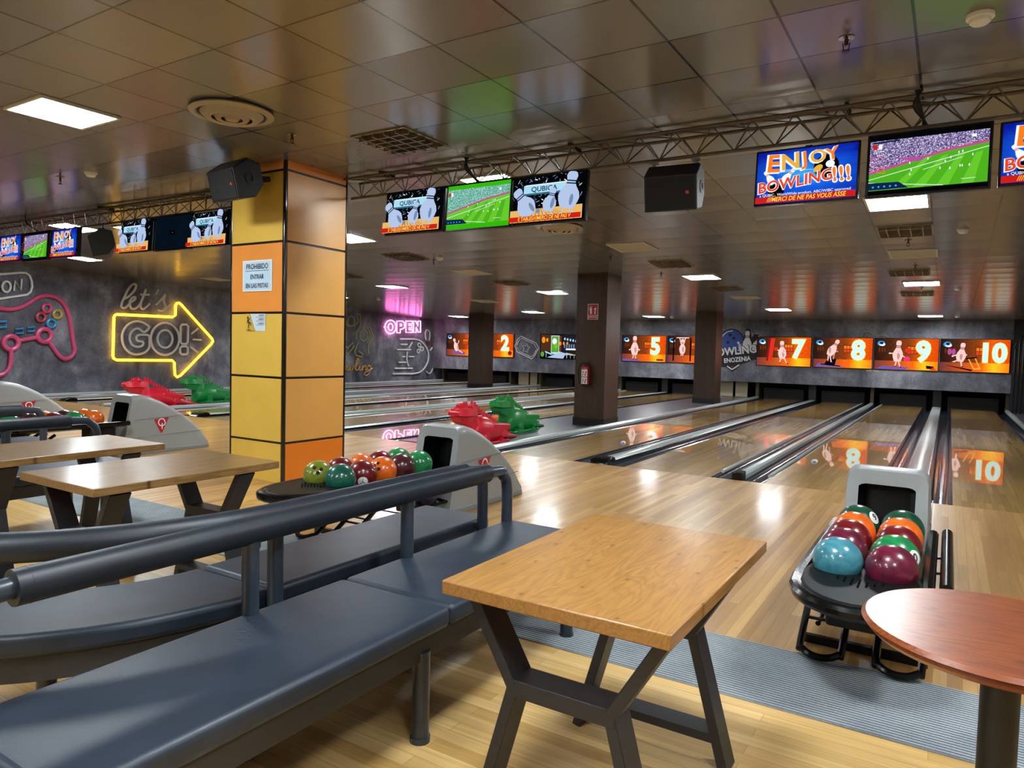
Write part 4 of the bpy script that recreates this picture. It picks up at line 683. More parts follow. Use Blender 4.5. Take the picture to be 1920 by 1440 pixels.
def enjoy(d, w, h):
    d.rect(-w / 2, w / 2, -h / 2, h / 2, ENJ_BG)
    d.disc(.14, .045, .085, Bk); d.disc(.165, .06, .03, Wh, .026); d.disc(.085, .035, .035, Gld, .022, rot=.6); d.disc(-.2, -.1, .06, Bk, .05)
    d.pin(-.22, -.05, .12, Wh, Rd, .6); d.pin(-.16, -.05, .13, Wh, Rd, -.7); d.line([(-.2, .05), (.05, .03)], .004, Ice); d.line([(-.2, .03), (0, .04)], .004, Ice)
    for k, (s, x, z, sz, r) in enumerate((('E', -.225, .095, .185, -.06), ('N', -.105, .1, .17, .06), ('J', -.005, .112, .14, .12), ('O', .085, .118, .13, .15), ('Y', .18, .125, .125, .2))):
        d.text(s, sz, x - .008, z - .004, Wh, .05, rot=r, sx=1.1); d.text(s, sz * .97, x, z, Or if k % 2 == 0 else Gld, .025, rot=r, sx=1.08); 
    d.text('BOWLING', .112, -.075, -.055, Wh, .06, .1, rot=.12, sx=1.0); d.text('BOWLING', .112, -.072, -.053, Dor, .02, .1, rot=.12, sx=1.0)
    for k in range(3): d.text('!', .15, .2 + .045 * k, -.03, Wh, .07, rot=.12); d.text('!', .145, .2 + .045 * k, -.03, Or, .02, rot=.12)
    d.text('a QUBIC.. WorldWide product. ABC/WIBC approved', .028, 0, -.138, Wh, .004)
    d.rect(-w / 2, w / 2, -h / 2, -h / 2 + .045, Rd); d.text('///MERCI DE NE PAS VOUS ASSE', .046, .01, -h / 2 + .022, Yl, .012, .2, sx=.84)
def qubica(d, w, h):
    rnd = random.Random(3)
    d.rect(-w / 2, w / 2, -h / 2, h / 2, Bk)
    for _ in range(70):
        x, z = rnd.uniform(-.36, .36), rnd.uniform(-.0, .21); a = rnd.uniform(-.03, .03); b = rnd.uniform(-.035, .035); 
        if -w / 2 < x + a < w / 2 and z + b < h / 2 and -w / 2 < x < w / 2: d.line([(x, z), (x + a, z + b)], rnd.choice((.003, .005, .008)), rnd.choice((Wh, IceD, PS)))
    d.rect(-.24, .2, .05, .125, Ice); d.rect(-.22, .22, .12, .128, Wh); d.rect(-.23, .21, .035, .045, IceD); d.text('QUBICA', .062, -.03, .082, Nvy, .015, sx=1.15); d.disc(.2, .11, .014, Gld)
    for _ in range(16):
        x, z = rnd.uniform(-.3, .3), rnd.uniform(-.08, .02); d.line([(x, z), (x + rnd.uniform(-.05, .05), z + rnd.uniform(-.02, .02))], .007, rnd.choice((Wh, PS)))
    d.poly([(-w / 2, -h / 2), (w / 2, -h / 2), (w / 2, -.09), (-w / 2, -.1)], Tan)
    for k in range(12): d.poly([(-.05 + .02 * (k - 6), -.095), (-.045 + .02 * (k - 6), -.095), (.058 * (k - 6) + .018, -h / 2), (.058 * (k - 6), -h / 2)], TanD)
    for x, z, hh, r in ((-.14, -.15, .29, .62), (.03, -.13, .21, -.25), (.22, -.12, .32, -.16)):
        d.pin(x, z, hh, PB, Nvy, r, 1.5); d.disc(x + .035 - r * .05, z + .07, .018, PS, .05, rot=r)
        d.line([(x - .02, z + .01), (x - .045, z - .04)], .008, PB); d.line([(x + .02, z + .01), (x + .04, z - .035)], .008, PB); d.disc(x - .05, z - .042, .02, PB, .01); d.disc(x + .05, z - .038, .02, PB, .01)
    d.disc(-.06, -.125, .02, PS); d.rect(-w / 2, w / 2, -h / 2, -h / 2 + .045, Rd); d.text('E TABLES////MERCI DE NE PAS V', .046, 0, -h / 2 + .022, Yl, .012, .15, sx=.83)
def soccer(d, w, h, green=False):
    d.rect(-w / 2, w / 2, -h / 2, h / 2, GrnH if green else Bk)
    x0, x1, z0, z1 = -w / 2 + .004, w / 2 - .004, -h / 2 + (.045 if green else .03), h / 2 - (.04 if green else .035)
    d.poly([(x0, z0), (x1, z0), (x1, .085), (.1, .05), (x0, -.06)], GrnL if green else Grn)
    d.poly([(x0, -.06), (.1, .05), (x1, .085), (x1, z1), (x0, z1)], CROWDG if green else CROWD)
    d.line([(x0, -.055), (.1, .055), (x1, .09)], .014, Pur); d.line([(x0, -.048), (.1, .062), (x1, .097)], .004, Pk)
    if not green: d.poly([(-.2, .04), (.02, .03), (.1, .06), (-.05, .0)], Pur)
    for k in range(4): d.poly([(-.22 + .14 * k, z0), (-.15 + .14 * k, z0), (.03 + .095 * k, .03), (-.01 + .095 * k, .02)], Grn if green else GrnL)
    d.line([(x0, -.1), (x1, .055)], .004, Wh); d.line([(x0, -.12), (.1, z0)], .004, Wh); d.line([(-.02, -.06), (.2, .0)], .003, Wh)
    rnd = random.Random(5)
    for _ in range(14): x = rnd.uniform(-.1, .28); z = rnd.uniform(-.1, .02) + x * .12; d.disc(x, z, .004, Wh, .009, 8)
    d.poly([(x0, z0), (-.1, z0), (-.16, z0 + .045), (x0, z0 + .05)], Nvy)
    for k in range(5): d.disc(x0 + .03 + .035 * k, z0 + .02, .007, Cyn, n=8)
    d.rect(x0 + .02, x0 + .045, .105, .14, Rd); d.rect(x0 + .055, x0 + .075, .105, .14, Wh); d.rect(.25, .275, .12, .14, Wh); d.rect(.2, .28, z0 + .025, z0 + .028, Wh)
    if not green:
        d.line([(x0 + .02, .15), (x0 + .18, .155)], .012, Nvy)
        d.line(rrect(x0 + .045, x0 + .09, .06, .09, .008), .003, Wh); d.line([(x0 + .05, -.02), (x0 + .05, .05), (x0 + .09, .05), (x0 + .085, -.02)], .003, Pk); d.line([(x0 + .05, -.06), (x0 + .06, -.03), (x0 + .09, -.03), (x0 + .1, -.07), (x0 + .05, -.06)], .004, Or); d.text('B', .03, x0 + .02, .04, Pk, 0); d.text('A', .03, x0 + .02, .0, Pk, 0); d.text('R', .03, x0 + .02, -.04, Pk, 0)
def dark(d, w, h):
    d.rect(-w / 2, w / 2, -h / 2, h / 2, Drk); d.rect(-.06, .06, -.03, .03, Bk); d.rect(-.008, .008, -.003, .003, PS)
_scr = {}
def tv(label, x, y, z, kind, w=.735, h=.43):
    t = thing('television', label, 'television', (x, y, z), 'scoring televisions on the trusses')
    t.rotation_euler = (math.radians(-4), 0, 0)
    bm = BM(); box(bm, -w / 2, w / 2, 0, .05, -h / 2, h / 2); obj('casing', bm, M_BLK, t, world=False, bevel=.006)
    bm = BM(); box(bm, -.12, .12, .05, .09, -.12, .12); bar(bm, (0, .075, .1), (0, .09, (2.982 if y > 5.45 else 2.996) - z), .05, .03); obj('bracket', bm, M_BLKM, t, world=False)
    sw, sh = w - .03, h - .03
    if kind not in _scr:
        d = Draw(); {'enjoy': enjoy, 'qubica': qubica, 'soccer': soccer, 'dark': dark, 'green': lambda a, b, c: soccer(a, b, c, True)}[kind](d, sw, sh); o = d.done('screen', t, (0, -.0005, 0)); _scr[kind] = o
    else:
        o = _scr[kind].copy(); C.objects.link(o); o.parent = t
    return t
YN = 5.56
tv('television showing ENJOY BOWLING beside the black loudspeaker on the near truss', -.964, YN, 2.742, 'enjoy', .715, .42); tv('large television showing football in a purple stadium', -.195, YN - .02, 2.745, 'soccer', .73, .44); tv('television showing ENJOY BOWLING cut by the edge of the view', .565, YN, 2.742, 'enjoy', .715, .42)
tv('television showing big grey pins closest to the orange pillar on the near truss', -4.66, YN, 2.77, 'qubica', .76, .45); tv('television with a bright green football picture', -3.88, YN, 2.765, 'green', .75, .455); tv('television showing big grey pins next to the green football picture and the loudspeaker', -3.11, YN, 2.76, 'qubica', .75, .45)
YL = 5.33
tv('far truss television showing big grey pins beside the hanging loudspeaker', -9.19, YL, 2.775, 'qubica', .78, .425); tv('switched off dark television between two grey pins screens', -8.39, YL, 2.77, 'dark', .775, .445); tv('far truss television showing big grey pins touching the orange pillar', -7.62, YL, 2.765, 'qubica', .745, .425)
tv('far truss television showing ENJOY BOWLING at the edge of the view', -12.71, YL, 2.805, 'enjoy', .775, .425); tv('far truss television showing football between two ENJOY BOWLING screens', -11.89, YL, 2.795, 'soccer', .79, .445); tv('far truss television showing ENJOY BOWLING beside the black loudspeaker', -11.05, YL, 2.795, 'enjoy', .79, .425)

# ------------------------------------------------------------------ trusses
M_TR = pm('truss_paint', '5c5147', .45, .4, grain=.1)
def truss(label, x0, x1, y, z):
    t = thing('lighting_truss', label, 'truss', ((x0 + x1) / 2, y, z), 'ceiling trusses')
    A, B, D_ = (y - .11, z + .10), (y + .12, z + .10), (y, z - .085)
    for q in (A, B, D_): bm = BM(); tube(bm, [(x0, q[0], q[1]), (x1, q[0], q[1])], .014, 8); obj('chord', bm, M_TR, t)
    bm = BM(); n = int((x1 - x0) / .3); L = (x1 - x0) / n
    for i in range(n):
        a, b, c = x0 + i * L, x0 + (i + .5) * L, x0 + (i + 1) * L
        for q in (A, B): tube(bm, [(a, q[0], q[1]), (b, D_[0], D_[1])], .006, 5); tube(bm, [(b, D_[0], D_[1]), (c, q[0], q[1])], .006, 5)
        tube(bm, [(a, A[0], A[1]), (c, B[0], B[1])], .006, 5)
    obj('lattice', bm, M_TR, t)
    for i in range(int((x1 - x0) / 2.2) + 1):
        x = x0 + .5 + 2.2 * i; bm = BM(); cyl(bm, (x, y), .012, z + .1, cz(x, y) + .005, 8); bar(bm, (x, A[0], z + .115), (x, B[0], z + .115), .02, .03, (0, 0, 1)); obj('hanger', bm, M_BLKM, t)
truss('lattice truss carrying the near row of televisions above the lanes', -5.61, XR - .01, 5.64, 3.085)
truss('lattice truss carrying the far row of televisions beyond the orange pillar', -17.2, -6.47, 5.42, 3.10)
for lab, x, y in (('black cable bundle dropping behind the purple football screen', -.28, 5.66), ('black cable bundle dropping behind the green football screen', -4.0, 5.66), ('black cable bundle dropping above the far truss football screen', -12.05, 5.42)):
    bm = BM(); z1 = cz(x, y)
    for k in range(3): tube(bm, smooth_path([(x + .02 * k, y - .16, z1), (x + .03 - .02 * k, y - .14, z1 - .1), (x + .05 + .01 * k, y - .02, z1 - .2), (x + .02 * k, y + .08, 2.97)]), .008, 6)
    tag(obj('cable_bundle', bm, M_BLKM), lab, 'cable', 'cables at the truss')

# ------------------------------------------------------------------ loudspeakers
M_SPK = pm('speaker_shell', '0f1012', .55, grain=.1, gscale=90)
def speaker(label, loc, rot, w=.46, side=None):
    t = thing('loudspeaker', label, 'loudspeaker', loc, 'black loudspeakers'); t.rotation_euler = rot
    # front face -y; the rear tapers
    bm = BM()
    prof = [(.0, .185), (-.155, .075), (-.105, -.20), (.08, -.165), (.17, -.04), (.14, .155)]
    prism(bm, prof, -w / 2, w / 2, axis='x'); obj('cabinet', bm, M_SPK, t, world=False, smooth=None, bevel=.008)
    bm = BM(); k = Vector((0, .05, -.275)).normalized(); nrm = Vector((0, -.275, -.05)).normalized(); c0 = Vector((0, -.13, -.0625)) + nrm * .001
    bar(bm, c0 + k * -.125, c0 + k * .125, w - .03, .008, nrm); obj('grille', bm, pm('speaker_mesh', '07080a', .75, grain=.4, gscale=400), t, world=False)
    bm = BM(); c1 = c0 + nrm * .005 + Vector((w / 2 - .07, 0, 0)) + k * .0; bar(bm, c1 - k * .012, c1 + k * .012, .024, .004, nrm); obj('badge', bm, pm('badge_red', 'c8341f', .4), t, world=False)
    for s in (-1, 1):
        bm = BM(); prism(bm, [(y * .93 + .001, z * .93) for y, z in prof], s * w / 2, s * (w / 2 + .006), axis='x'); lathe(bm, [(0, 0), (.045, 0), (.055, .012), (.03, .014)], 16, Matrix.Translation((s * w / 2, .02, 0)) @ Matrix.Rotation(s * PI / 2, 4, 'Y')); obj('side_plate', bm, side or M_SPK, t, world=False)
    return t
t = speaker('black loudspeaker hanging from the near truss between the grey pins screen and the ENJOY screen', (-1.98, 5.62, 2.755), (math.radians(3), 0, math.radians(6)), .42, pm('worn_side_plate', '8d9298', .5, .2, grain=.35, gscale=120))
for s in (-1, 1): bm = BM(); bar(bm, (s * .17, .03, .15), (s * .17, .025, .222), .03, .02); box(bm, s * .17 - .03, s * .17 + .03, -.0, .05, .205, .225); obj('clamp', bm, pm('clamp_steel', '6a6660', .4, .6), t, world=False)
t = speaker('black loudspeaker bracketed to the top of the orange pillar', (-5.90, 4.38, 2.955), (math.radians(4), 0, math.radians(-4)), .44)
bm = BM(); bar(bm, (.05, .12, .03), (.05, .345, .05), .06, .05, (0, 0, 1)); obj('bracket', bm, M_BLKM, t, world=False)
t = speaker('black angular loudspeaker hanging under the far truss', (-10.12, 5.38, 2.735), (math.radians(4), 0, math.radians(-30)), .5)
for s in (-1, 1): bm = BM(); bar(bm, (s * .15, .03, .12), (s * .15, .04, .27), .03, .02); obj('clamp', bm, M_BLKM, t, world=False)

# ------------------------------------------------------------------ lane screens on the masking wall
def mascot(d, x, z, h, lean=0.0, arms=((-.1, .45), (.1, .45)), legs=((-.05, 0), (.05, 0))):
    d.pin(x, z + h * .18, h * .82, Pnk, Maroon, lean); d.disc(x + .04 * h, z + h * .42, .05 * h, PnkD, .16 * h, 14)
    c = (x - math.sin(lean) * h * .35, z + h * .55)
    for a, b in arms: d.line([c, (x + a * .6, z + h * (b + .5) / 2), (x + a, z + h * b)], .032, Pnk); d.disc(x + a, z + h * b, .026, Pnk, n=10)
    for a, b in legs: d.line([(x + a * .4, z + h * .22), (x + a, z + b)], .034, Pnk); d.disc(x + a + .015, z + b, .032, Maroon, .018, 10)
def lane_screen(num, x, label, extra, w=1.67, h=.945, z=1.565):
    t = thing('lane_screen', label, 'screen', (x, YM - .045, z), 'lane screens on the far wall')
    bm = BM(); box(bm, -w / 2, w / 2, 0, .044, -h / 2, h / 2); obj('casing', bm, M_BLK, t, world=False, smooth=None)
    d = Draw(.0012); sw, sh = w - .03, h - .03
    if num == 3: extra(d)
    else:
        d.rect(-sw / 2, sw / 2, -sh / 2, sh / 2, SCR_BG); d.rect(.02, .3, .0, .25, Brn); 
        for k in range(3): d.rect(.04 + .085 * k, .11 + .085 * k, .13, .22, Or); d.rect(.04 + .085 * k, .11 + .085 * k, .02, .11, Dor)
        for k in range(3): d.disc(-.7 + .07 * k, .12, .02, Brn, .08, 10)
        d.disc(-.66, .31, .1, Cyn, .075); d.disc(-.63, .28, .08, Wh, .05); d.disc(-.65, .32, .05, Nvy, .04)
        if num: 
            s = str(num); xx = .44 if num != 10 else .42
            d.text(s, .80 if num != 10 else .72, xx, .06, NumO, .062, sx=.92); d.text(s, .80 if num != 10 else .72, xx, .06, Num, .036, sx=.92)
        extra(d)
    d.done('picture', t, (0, -.0006, 0))
def ex1(d): d.poly([(-.55, -.36), (.1, -.42), (.2, -.32), (-.4, -.26)], Lav); mascot(d, -.25, -.38, .66, .35, ((-.17, .78), (.08, .8)), ((.2, .06), (.3, .02))); d.line([(.15, .3), (.2, .42), (.28, .3), (.36, .42)], .02, Pk)
def ex2(d): d.disc(.68, -.3, .09, Maroon); mascot(d, -.3, -.36, .66)
def ex5(d): d.poly([(-.8, -.45), (-.1, -.45), (-.2, -.4), (-.75, -.38)], Lav); mascot(d, -.33, -.38, .82, 0, ((-.19, .4), (.19, .4)), ((-.06, 0), (.06, 0))); d.rect(.5, .75, -.42, -.36, Maroon)
def ex6(d): d.line([(-.5, .4), (-.06, .4)], .025, Wh); d.rect(-.62, -.57, -.4, .4, Bk); d.rect(-.02, .03, -.4, .4, Bk); mascot(d, -.28, -.26, .62, 0, ((-.1, 1.05), (.1, 1.05)), ((-.04, .02), (.04, .02)))
def ex7(d): d.poly([(-.52, -.3), (-.34, -.32), (-.26, .42), (-.44, .42)], BagR); d.poly([(-.52, -.3), (-.46, -.31), (-.39, .42), (-.44, .42)], Maroon); mascot(d, -.02, -.36, .7, .05, ((-.2, .62), (.14, .3)), ((-.08, 0), (.15, -.02))); d.disc(-.22, .08, .06, BagR); d.disc(.15, -.14, .055, BagR)
def ex8(d): d.poly([(-.75, -.44), (.05, -.44), (-.1, -.38), (-.7, -.34)], Lav); d.poly([(-.5, -.36), (-.2, -.38), (-.16, -.2), (-.3, -.16), (-.42, -.2)], Bk); d.line([(-.25, -.2), (-.22, .02), (-.12, .05)], .04, PnkD); d.line([(-.6, -.36), (-.05, -.41)], .03, Bk); mascot(d, -.38, -.2, .66, -.5, ((.2, .5), (.16, .44)), ((-.02, -.06), (.08, -.1))); 
def ex9(d): d.poly([(-.8, -.45), (.0, -.45), (.1, -.38), (-.6, -.36)], Lav); mascot(d, -.22, -.36, .76, -.05, ((-.2, .5), (.2, .35)), ((-.05, 0), (.08, -.02))); d.disc(.05, .12, .075, BagR); d.disc(.03, -.14, .085, Pk); d.poly([(.52, -.32), (.72, -.34), (.72, -.42), (.54, -.41)], Bk); d.poly([(.62, -.44), (.7, -.36), (.78, -.44)], BagR)
def ex10(d): d.poly([(-.72, -.28), (-.62, -.29), (-.02, -.4), (-.06, -.44)], Bk); d.line([(-.14, -.08), (.0, -.38)], .03, Gld); d.line([(.02, -.06), (.14, -.36)], .03, Gld); d.line([(-.2, -.09), (.06, -.05)], .035, Bk); d.line([(0, -.38), (.16, -.36)], .04, Gld); mascot(d, -.34, -.3, .66, -.12, ((-.18, .42), (.14, .48)), ((-.2, .1), (.05, -.02))); d.disc(-.6, .1, .05, Pur, .09); d.disc(-.5, .1, .05, Pur, .09)
def ex3(d):
    w, h = 1.64, .915; GL = em('px_lamp_amber', 'f08a20', TB, False); Lf = em('px_leaf', '5a9a3c', TB, False)
    d.rect(-w / 2, w / 2, -h / 2, h / 2, Bk); d.rect(-.8, -.35, -.2, .45, em('px_bar_brown', '4a2c18', TB, False)); d.rect(.12, .8, -.35, .45, em('px_bar_dark', '1c1c24', TB, False))
    d.rect(-.35, .0, -.25, .42, Wh); d.rect(-.33, -.02, -.22, .4, Lf); d.disc(-.2, .2, .1, Wh, .12); d.disc(-.14, .02, .08, GrnL, .1); d.disc(-.25, -.1, .07, Grn, .08); d.rect(.0, .1, -.25, .42, Brn)
    for x, z, r in ((-.68, .25, .08), (-.52, .25, .05), (.05, .12, .05), (.2, .13, .04), (.35, .13, .04)): d.disc(x, z, r, GL, r * 1.5)
    for k in range(4): d.line([(-.6 + .3 * k, -.2 - .05 * (k % 2)), (-.3 + .3 * k, -.3)], .05, Ice); d.line([(-.55 + .3 * k, -.25), (-.55 + .3 * k, -.42)], .02, Ice)
    d.poly([(-.5, -.42), (.1, -.2), (.3, -.25), (.2, -.45)], PB); d.rect(.3, .8, -.12, -.06, Wh)
    for k in range(5): d.disc(.25 + .12 * k, .3 - .02 * k, .035, Ice, .05); d.rect(.22 + .1 * k, .27 + .1 * k, -.04, .1, PS)
    for k in range(3): d.disc(.35 + .16 * k, -.3, .06, GL, .02); d.line([(.35 + .16 * k, -.3), (.35 + .16 * k, -.44)], .012, Ice)
    d.disc(-.7, -.3, .08, Lf, .1)
for num, x, l, e in ((1, -17.22, 'lit screen with a pin mascot doing sit-ups on a blue mat', ex1), (2, -15.56, 'lit orange screen numbered 2, cut by a brown pillar', ex2), (3, -12.68, 'lit screen showing a bar interior with a green window', ex3), (5, -9.28, 'lit orange screen numbered 5 with a standing pin mascot', ex5), (6, -7.58, 'lit screen with a pin mascot hanging from a bar', ex6),
                     (7, -4.55, 'lit orange screen numbered 7 with a pin mascot punching a bag', ex7), (8, -2.82, 'lit orange screen numbered 8 with a pin mascot on an exercise bike', ex8), (9, -1.11, 'lit orange screen numbered 9 with a pin mascot bouncing a ball', ex9), (10, .58, 'lit orange screen numbered 10 with a pin mascot on a treadmill', ex10)):
    lane_screen(num, x, l, e)
for x in (-1.97,):
    for s in (-1, 1): bm = BM(); box(bm, x + s * .1 - .07, x + s * .1 + .07, YM - .03, YM - .001, 1.03, 1.06); tag(obj('screen_foot', bm, M_RAIL), f'small grey bracket under the {"screen 8" if s < 0 else "screen 9"} corner where the two screens meet', 'bracket', 'screen brackets')

# ------------------------------------------------------------------ neon signs
NM = {'yellow': em('neon_yellow', (1.0, .5, .03, 1), 4.4), 'pinklit': em('neon_pink', (1.0, .2, .62, 1), 11.0), 'pink': pm('neon_off_pink', 'd84a80', .35), 'red': pm('neon_off_red', 'b83c52', .35), 'amber': pm('neon_off_amber', 'c9a93e', .35), 'blue': pm('neon_off_blue', '2f98d8', .35),
      'grey': pm('neon_off_grey', 'dedad2', .35), 'white': pm('neon_off_white', 'eceef0', .35), 'whitedim': pm('neon_off_dim', '8a948e', .35), 'reddim': pm('neon_band_red', '9a2430', .35), 'olive': pm('neon_off_olive', 'b0ae5c', .35), 'amberdim': pm('neon_off_gold', 'd09c40', .35), 'greydim': pm('neon_off_cup', '70747a', .35)}
NLAB = {'arrow': ('glowing yellow neon arrow outline around the word GO', 'arrow_outline'), 'go': ('unlit grey neon word GO with exclamation mark inside the yellow arrow', ''), 'lets': ('unlit grey script neon word lets above the yellow arrow', ''), 'pad': ('unlit pink neon game controller with coloured buttons', ''), 'on': ('unlit white neon word ON in a rounded frame', ''),
        'open': ('glowing pink neon word OPEN', ''), 'ball': ('unlit white neon of a rolling bowling ball hitting pins', ''), 'people': ('unlit olive neon of cheering people over the word Bowling', ''), 'cup': ('unlit grey neon fragment beside the cheering people', ''), 'ticket': ('unlit white neon ticket with a star on the far wall', ''), 'padfar': ('unlit neon game controller peeking above screens 8 and 9', '')}
NK = {'arrow': 1.6, 'go': 1.9, 'lets': 1.2, 'pad': 1.75, 'on': 1.25, 'open': 1.15, 'ball': 1.8, 'people': 1.5, 'cup': 1.8}
for k, strokes in NEON.items():
    far = k in ('ticket', 'padfar'); sink = 0.0
    allp = [p for s in strokes for p in s[4]]; a0 = sum(p[0] for p in allp) / len(allp); z0 = min(p[1] for p in allp)
    t = thing('neon_sign', NLAB[k][0], 'neon sign', (a0, YM - .03, z0) if far else (XL + .03, a0, z0), 'neon signs on the walls')
    by = {}
    for col, r, cl, sm, pts in strokes:
        r *= NK.get(k, 1.0); pts = [(a, max(z, 2.06)) for a, z in pts] if k == 'padfar' else pts; P = [((a, YM - .035, z) if far else (XL + .07, a, z)) for a, z in pts]
        if sm: P = smooth_path(P, bool(cl), 4)
        bm = by.setdefault(col, BM()); tube(bm, P, r, 8, bool(cl))
        i = len(P) // 2; q = Vector(P[i]); e = Vector((0, .036, 0)) if far else Vector((-.069, 0, 0)); tube(bm, [q, q + e], r * .5, 5)
    for col, bm in by.items(): obj('tube', bm, NM[col], t)
# painted logo board between the pillar and screen 7
t = thing('wall_logo', 'blue bowling ball and pins logo board reading BOWLING on the far wall', 'sign', (-6.2, YM - .012, 1.5))
BL, DKB = pm('logo_blue', '2f4f9c', .5), pm('logo_backing', '14151a', .6); LWt = pm('logo_white', 'dcdee2', .5); LR = pm('logo_red', '97323a', .5)
bm = BM(); prism(bm, [(-.02 + .41 * math.cos(math.radians(a)), .38 + .41 * math.sin(math.radians(a))) for a in range(215, 14, -15)] + [(.42, .62), (.45, .78), (.58, .78), (.64, .5), (.72, .62), (.86, .6), (.9, .2), (.85, -.18), (.3, -.4), (.05, -.64), (-.16, -.5), (-.76, -.5), (-.76, -.06)], 0, .011, axis='y'); obj('backing', bm, DKB, t, world=False, smooth=None)
d = Draw(.001); d.disc(-.02, .38, .38, BL, .38, 36); 
d.line([(-.36, .44), (-.29, .58), (-.16, .69), (.02, .72)], .032, LWt)
for a, b in ((-.06, .58), (.06, .47), (-.13, .33)): d.disc(a, b, .05, DKB)
for x, z, h, r in ((.36, .06, .34, .5), (.5, .06, .66, 0), (.72, .08, .5, -.35)): d.pin(x, z, h, LWt, LR, r)
d.poly([(.2, .05), (.8, .1), (.8, .2), (.3, .18)], LWt); d.poly([(-.74, -.12), (.86, .1), (.86, -.16), (-.74, -.46)], DKB)
d.text('BOWLING', .36, .08, .04, DKB, .07, rot=.12, sx=.9); d.text('BOWLING', .35, .08, .04, LWt, .035, rot=.12, sx=.9); d.text('ENOZENIA', .21, .2, -.24, LWt, .03, rot=.13, sx=.84); d.line([(-.12, -.46), (.05, -.57), (.28, -.4)], .04, LWt); d.poly([(.02, -.46), (.09, -.45), (.05, -.5)], LR); d.done('print', t, (0, -.0005, 0))

# black bars at the end of the lanes
t = thing('bar_gate', 'black vertical bar gate with a curved top at the end of the screen 10 lane', 'gate', (1.9, 23.4, 0))
def top(x): return 1.62 + .58 * math.sqrt(max(0, 1 - ((1.86 - min(x, 1.86)) / .42) ** 2))
for k in range(9):
    x = 1.5 + .09 * k; bm = BM(); tube(bm, [(x, 23.4, .012), (x, 23.4, top(x))], .022, 8); obj('bar', bm, pm('black_lacquer', '15161a', .25, .3, .4), t)
bm = BM(); tube(bm, [(1.455 + .07 * i, 23.4, top(1.455 + .07 * i)) for i in range(12)], .018, 8); obj('top_rail', bm, pm('black_lacquer', '15161a', .25, .3, .4), t)

# ------------------------------------------------------------------ ball returns
def hood_parts(t):
    """grey shell, centre x=0, front at y=0 (towards the seats), floor z=0"""
    def section(y, w, h, tilt, r=.07):
        P = []
        hw = w / 2
        P.append((-hw, 0)); P.append((-hw, h * .35)); P.append((-hw * .99, h * .68))
        for i in range(6):
            a = PI - PI / 2 * i / 5; P.append((-hw * .97 + r + r * math.cos(a), h - r + r * math.sin(a)))
        for i in range(6):
            a = PI / 2 - PI / 2 * i / 5; P.append((hw * .97 - r + r * math.cos(a), h - r + r * math.sin(a)))
        P.append((hw * .99, h * .68)); P.append((hw, h * .35)); P.append((hw, 0))
        return [(x, y + tilt * z, z) for x, z in P]
    st = [(0, .45, .72, .2), (.035, .46, .735, .19), (.16, .47, .735, .15), (.32, .47, .70, .1), (.48, .47, .645, .06), (.64, .47, .57, .03), (.76, .47, .495, .01), (.80, .475, .475, 0), (.92, .475, .385, 0), (1.04, .475, .275, 0), (1.10, .475, .2, 0), (1.16, .475, .11, 0), (1.165, .46, .06, 0)]
    bm = BM(); R = loft(bm, [section(y, w, max(h, .05), tl, min(.07, h * .45)) for y, w, h, tl in st], caps=False)
    bm.faces.new(R[-1])
    # front ring round the opening
    n = len(R[0]); oc = Vector((0, .0, .5)); inner = []
    for i, v in enumerate(R[0]):
        x, z = v.co.x, v.co.z
        xi = max(-.155, min(.155, x * .72)); zi = .36 + (z / .72) * .275
        inner.append(bm.verts.new((xi, .2 * zi + .012, zi)))
    for i in range(n - 1): bm.faces.new((R[0][i], R[0][i + 1], inner[i + 1], inner[i]))
    bm.faces.new((R[0][n - 1], R[0][0], inner[0], inner[n - 1]))
    pos = [v.co.copy() for v in inner]
    obj('shell', bm, M_HOOD, t, world=False, smooth=40)
    bm = BM(); A = [bm.verts.new(p) for p in pos]; B = [bm.verts.new((p.x * .8, p.y + .22, p.z * .98)) for p in pos]
    for i in range(n): bm.faces.new((A[i], B[i], B[(i + 1) % n], A[(i + 1) % n]))
    bm.faces.new(B); obj('ball_outlet', bm, M_BLK, t, world=False)
    bm = BM(); box(bm, -.241, .241, .02, 1.17, 0, .045); obj('base_skirt', bm, M_HOODR, t, world=False, bevel=.006)
    for s in (-1, 1):
        bm = BM(); x = s * .2365
        bar(bm, (x, .16, .43), (x, .83, .455), .006, .008, (1, 0, 0)); bar(bm, (x, .12, .21), (x, 1.08, .235), .006, .008, (1, 0, 0)); obj('shell_seam', bm, M_HOODR, t, world=False)
        d = Draw(.0008); d.poly([(-.1, .05), (.1, .07), (.012, -.12), (-.012, -.12)], M_RED); d.line([(.045 * math.cos(2 * PI * i / 16), .01 + .045 * math.sin(2 * PI * i / 16)) for i in range(17)], .014, M_WHITE); d.line([(0, .0), (0, -.075)], .014, M_WHITE)
        o = d.done('badge', t, (s * .2385, .50, .37), (0, 0, s * PI / 2))
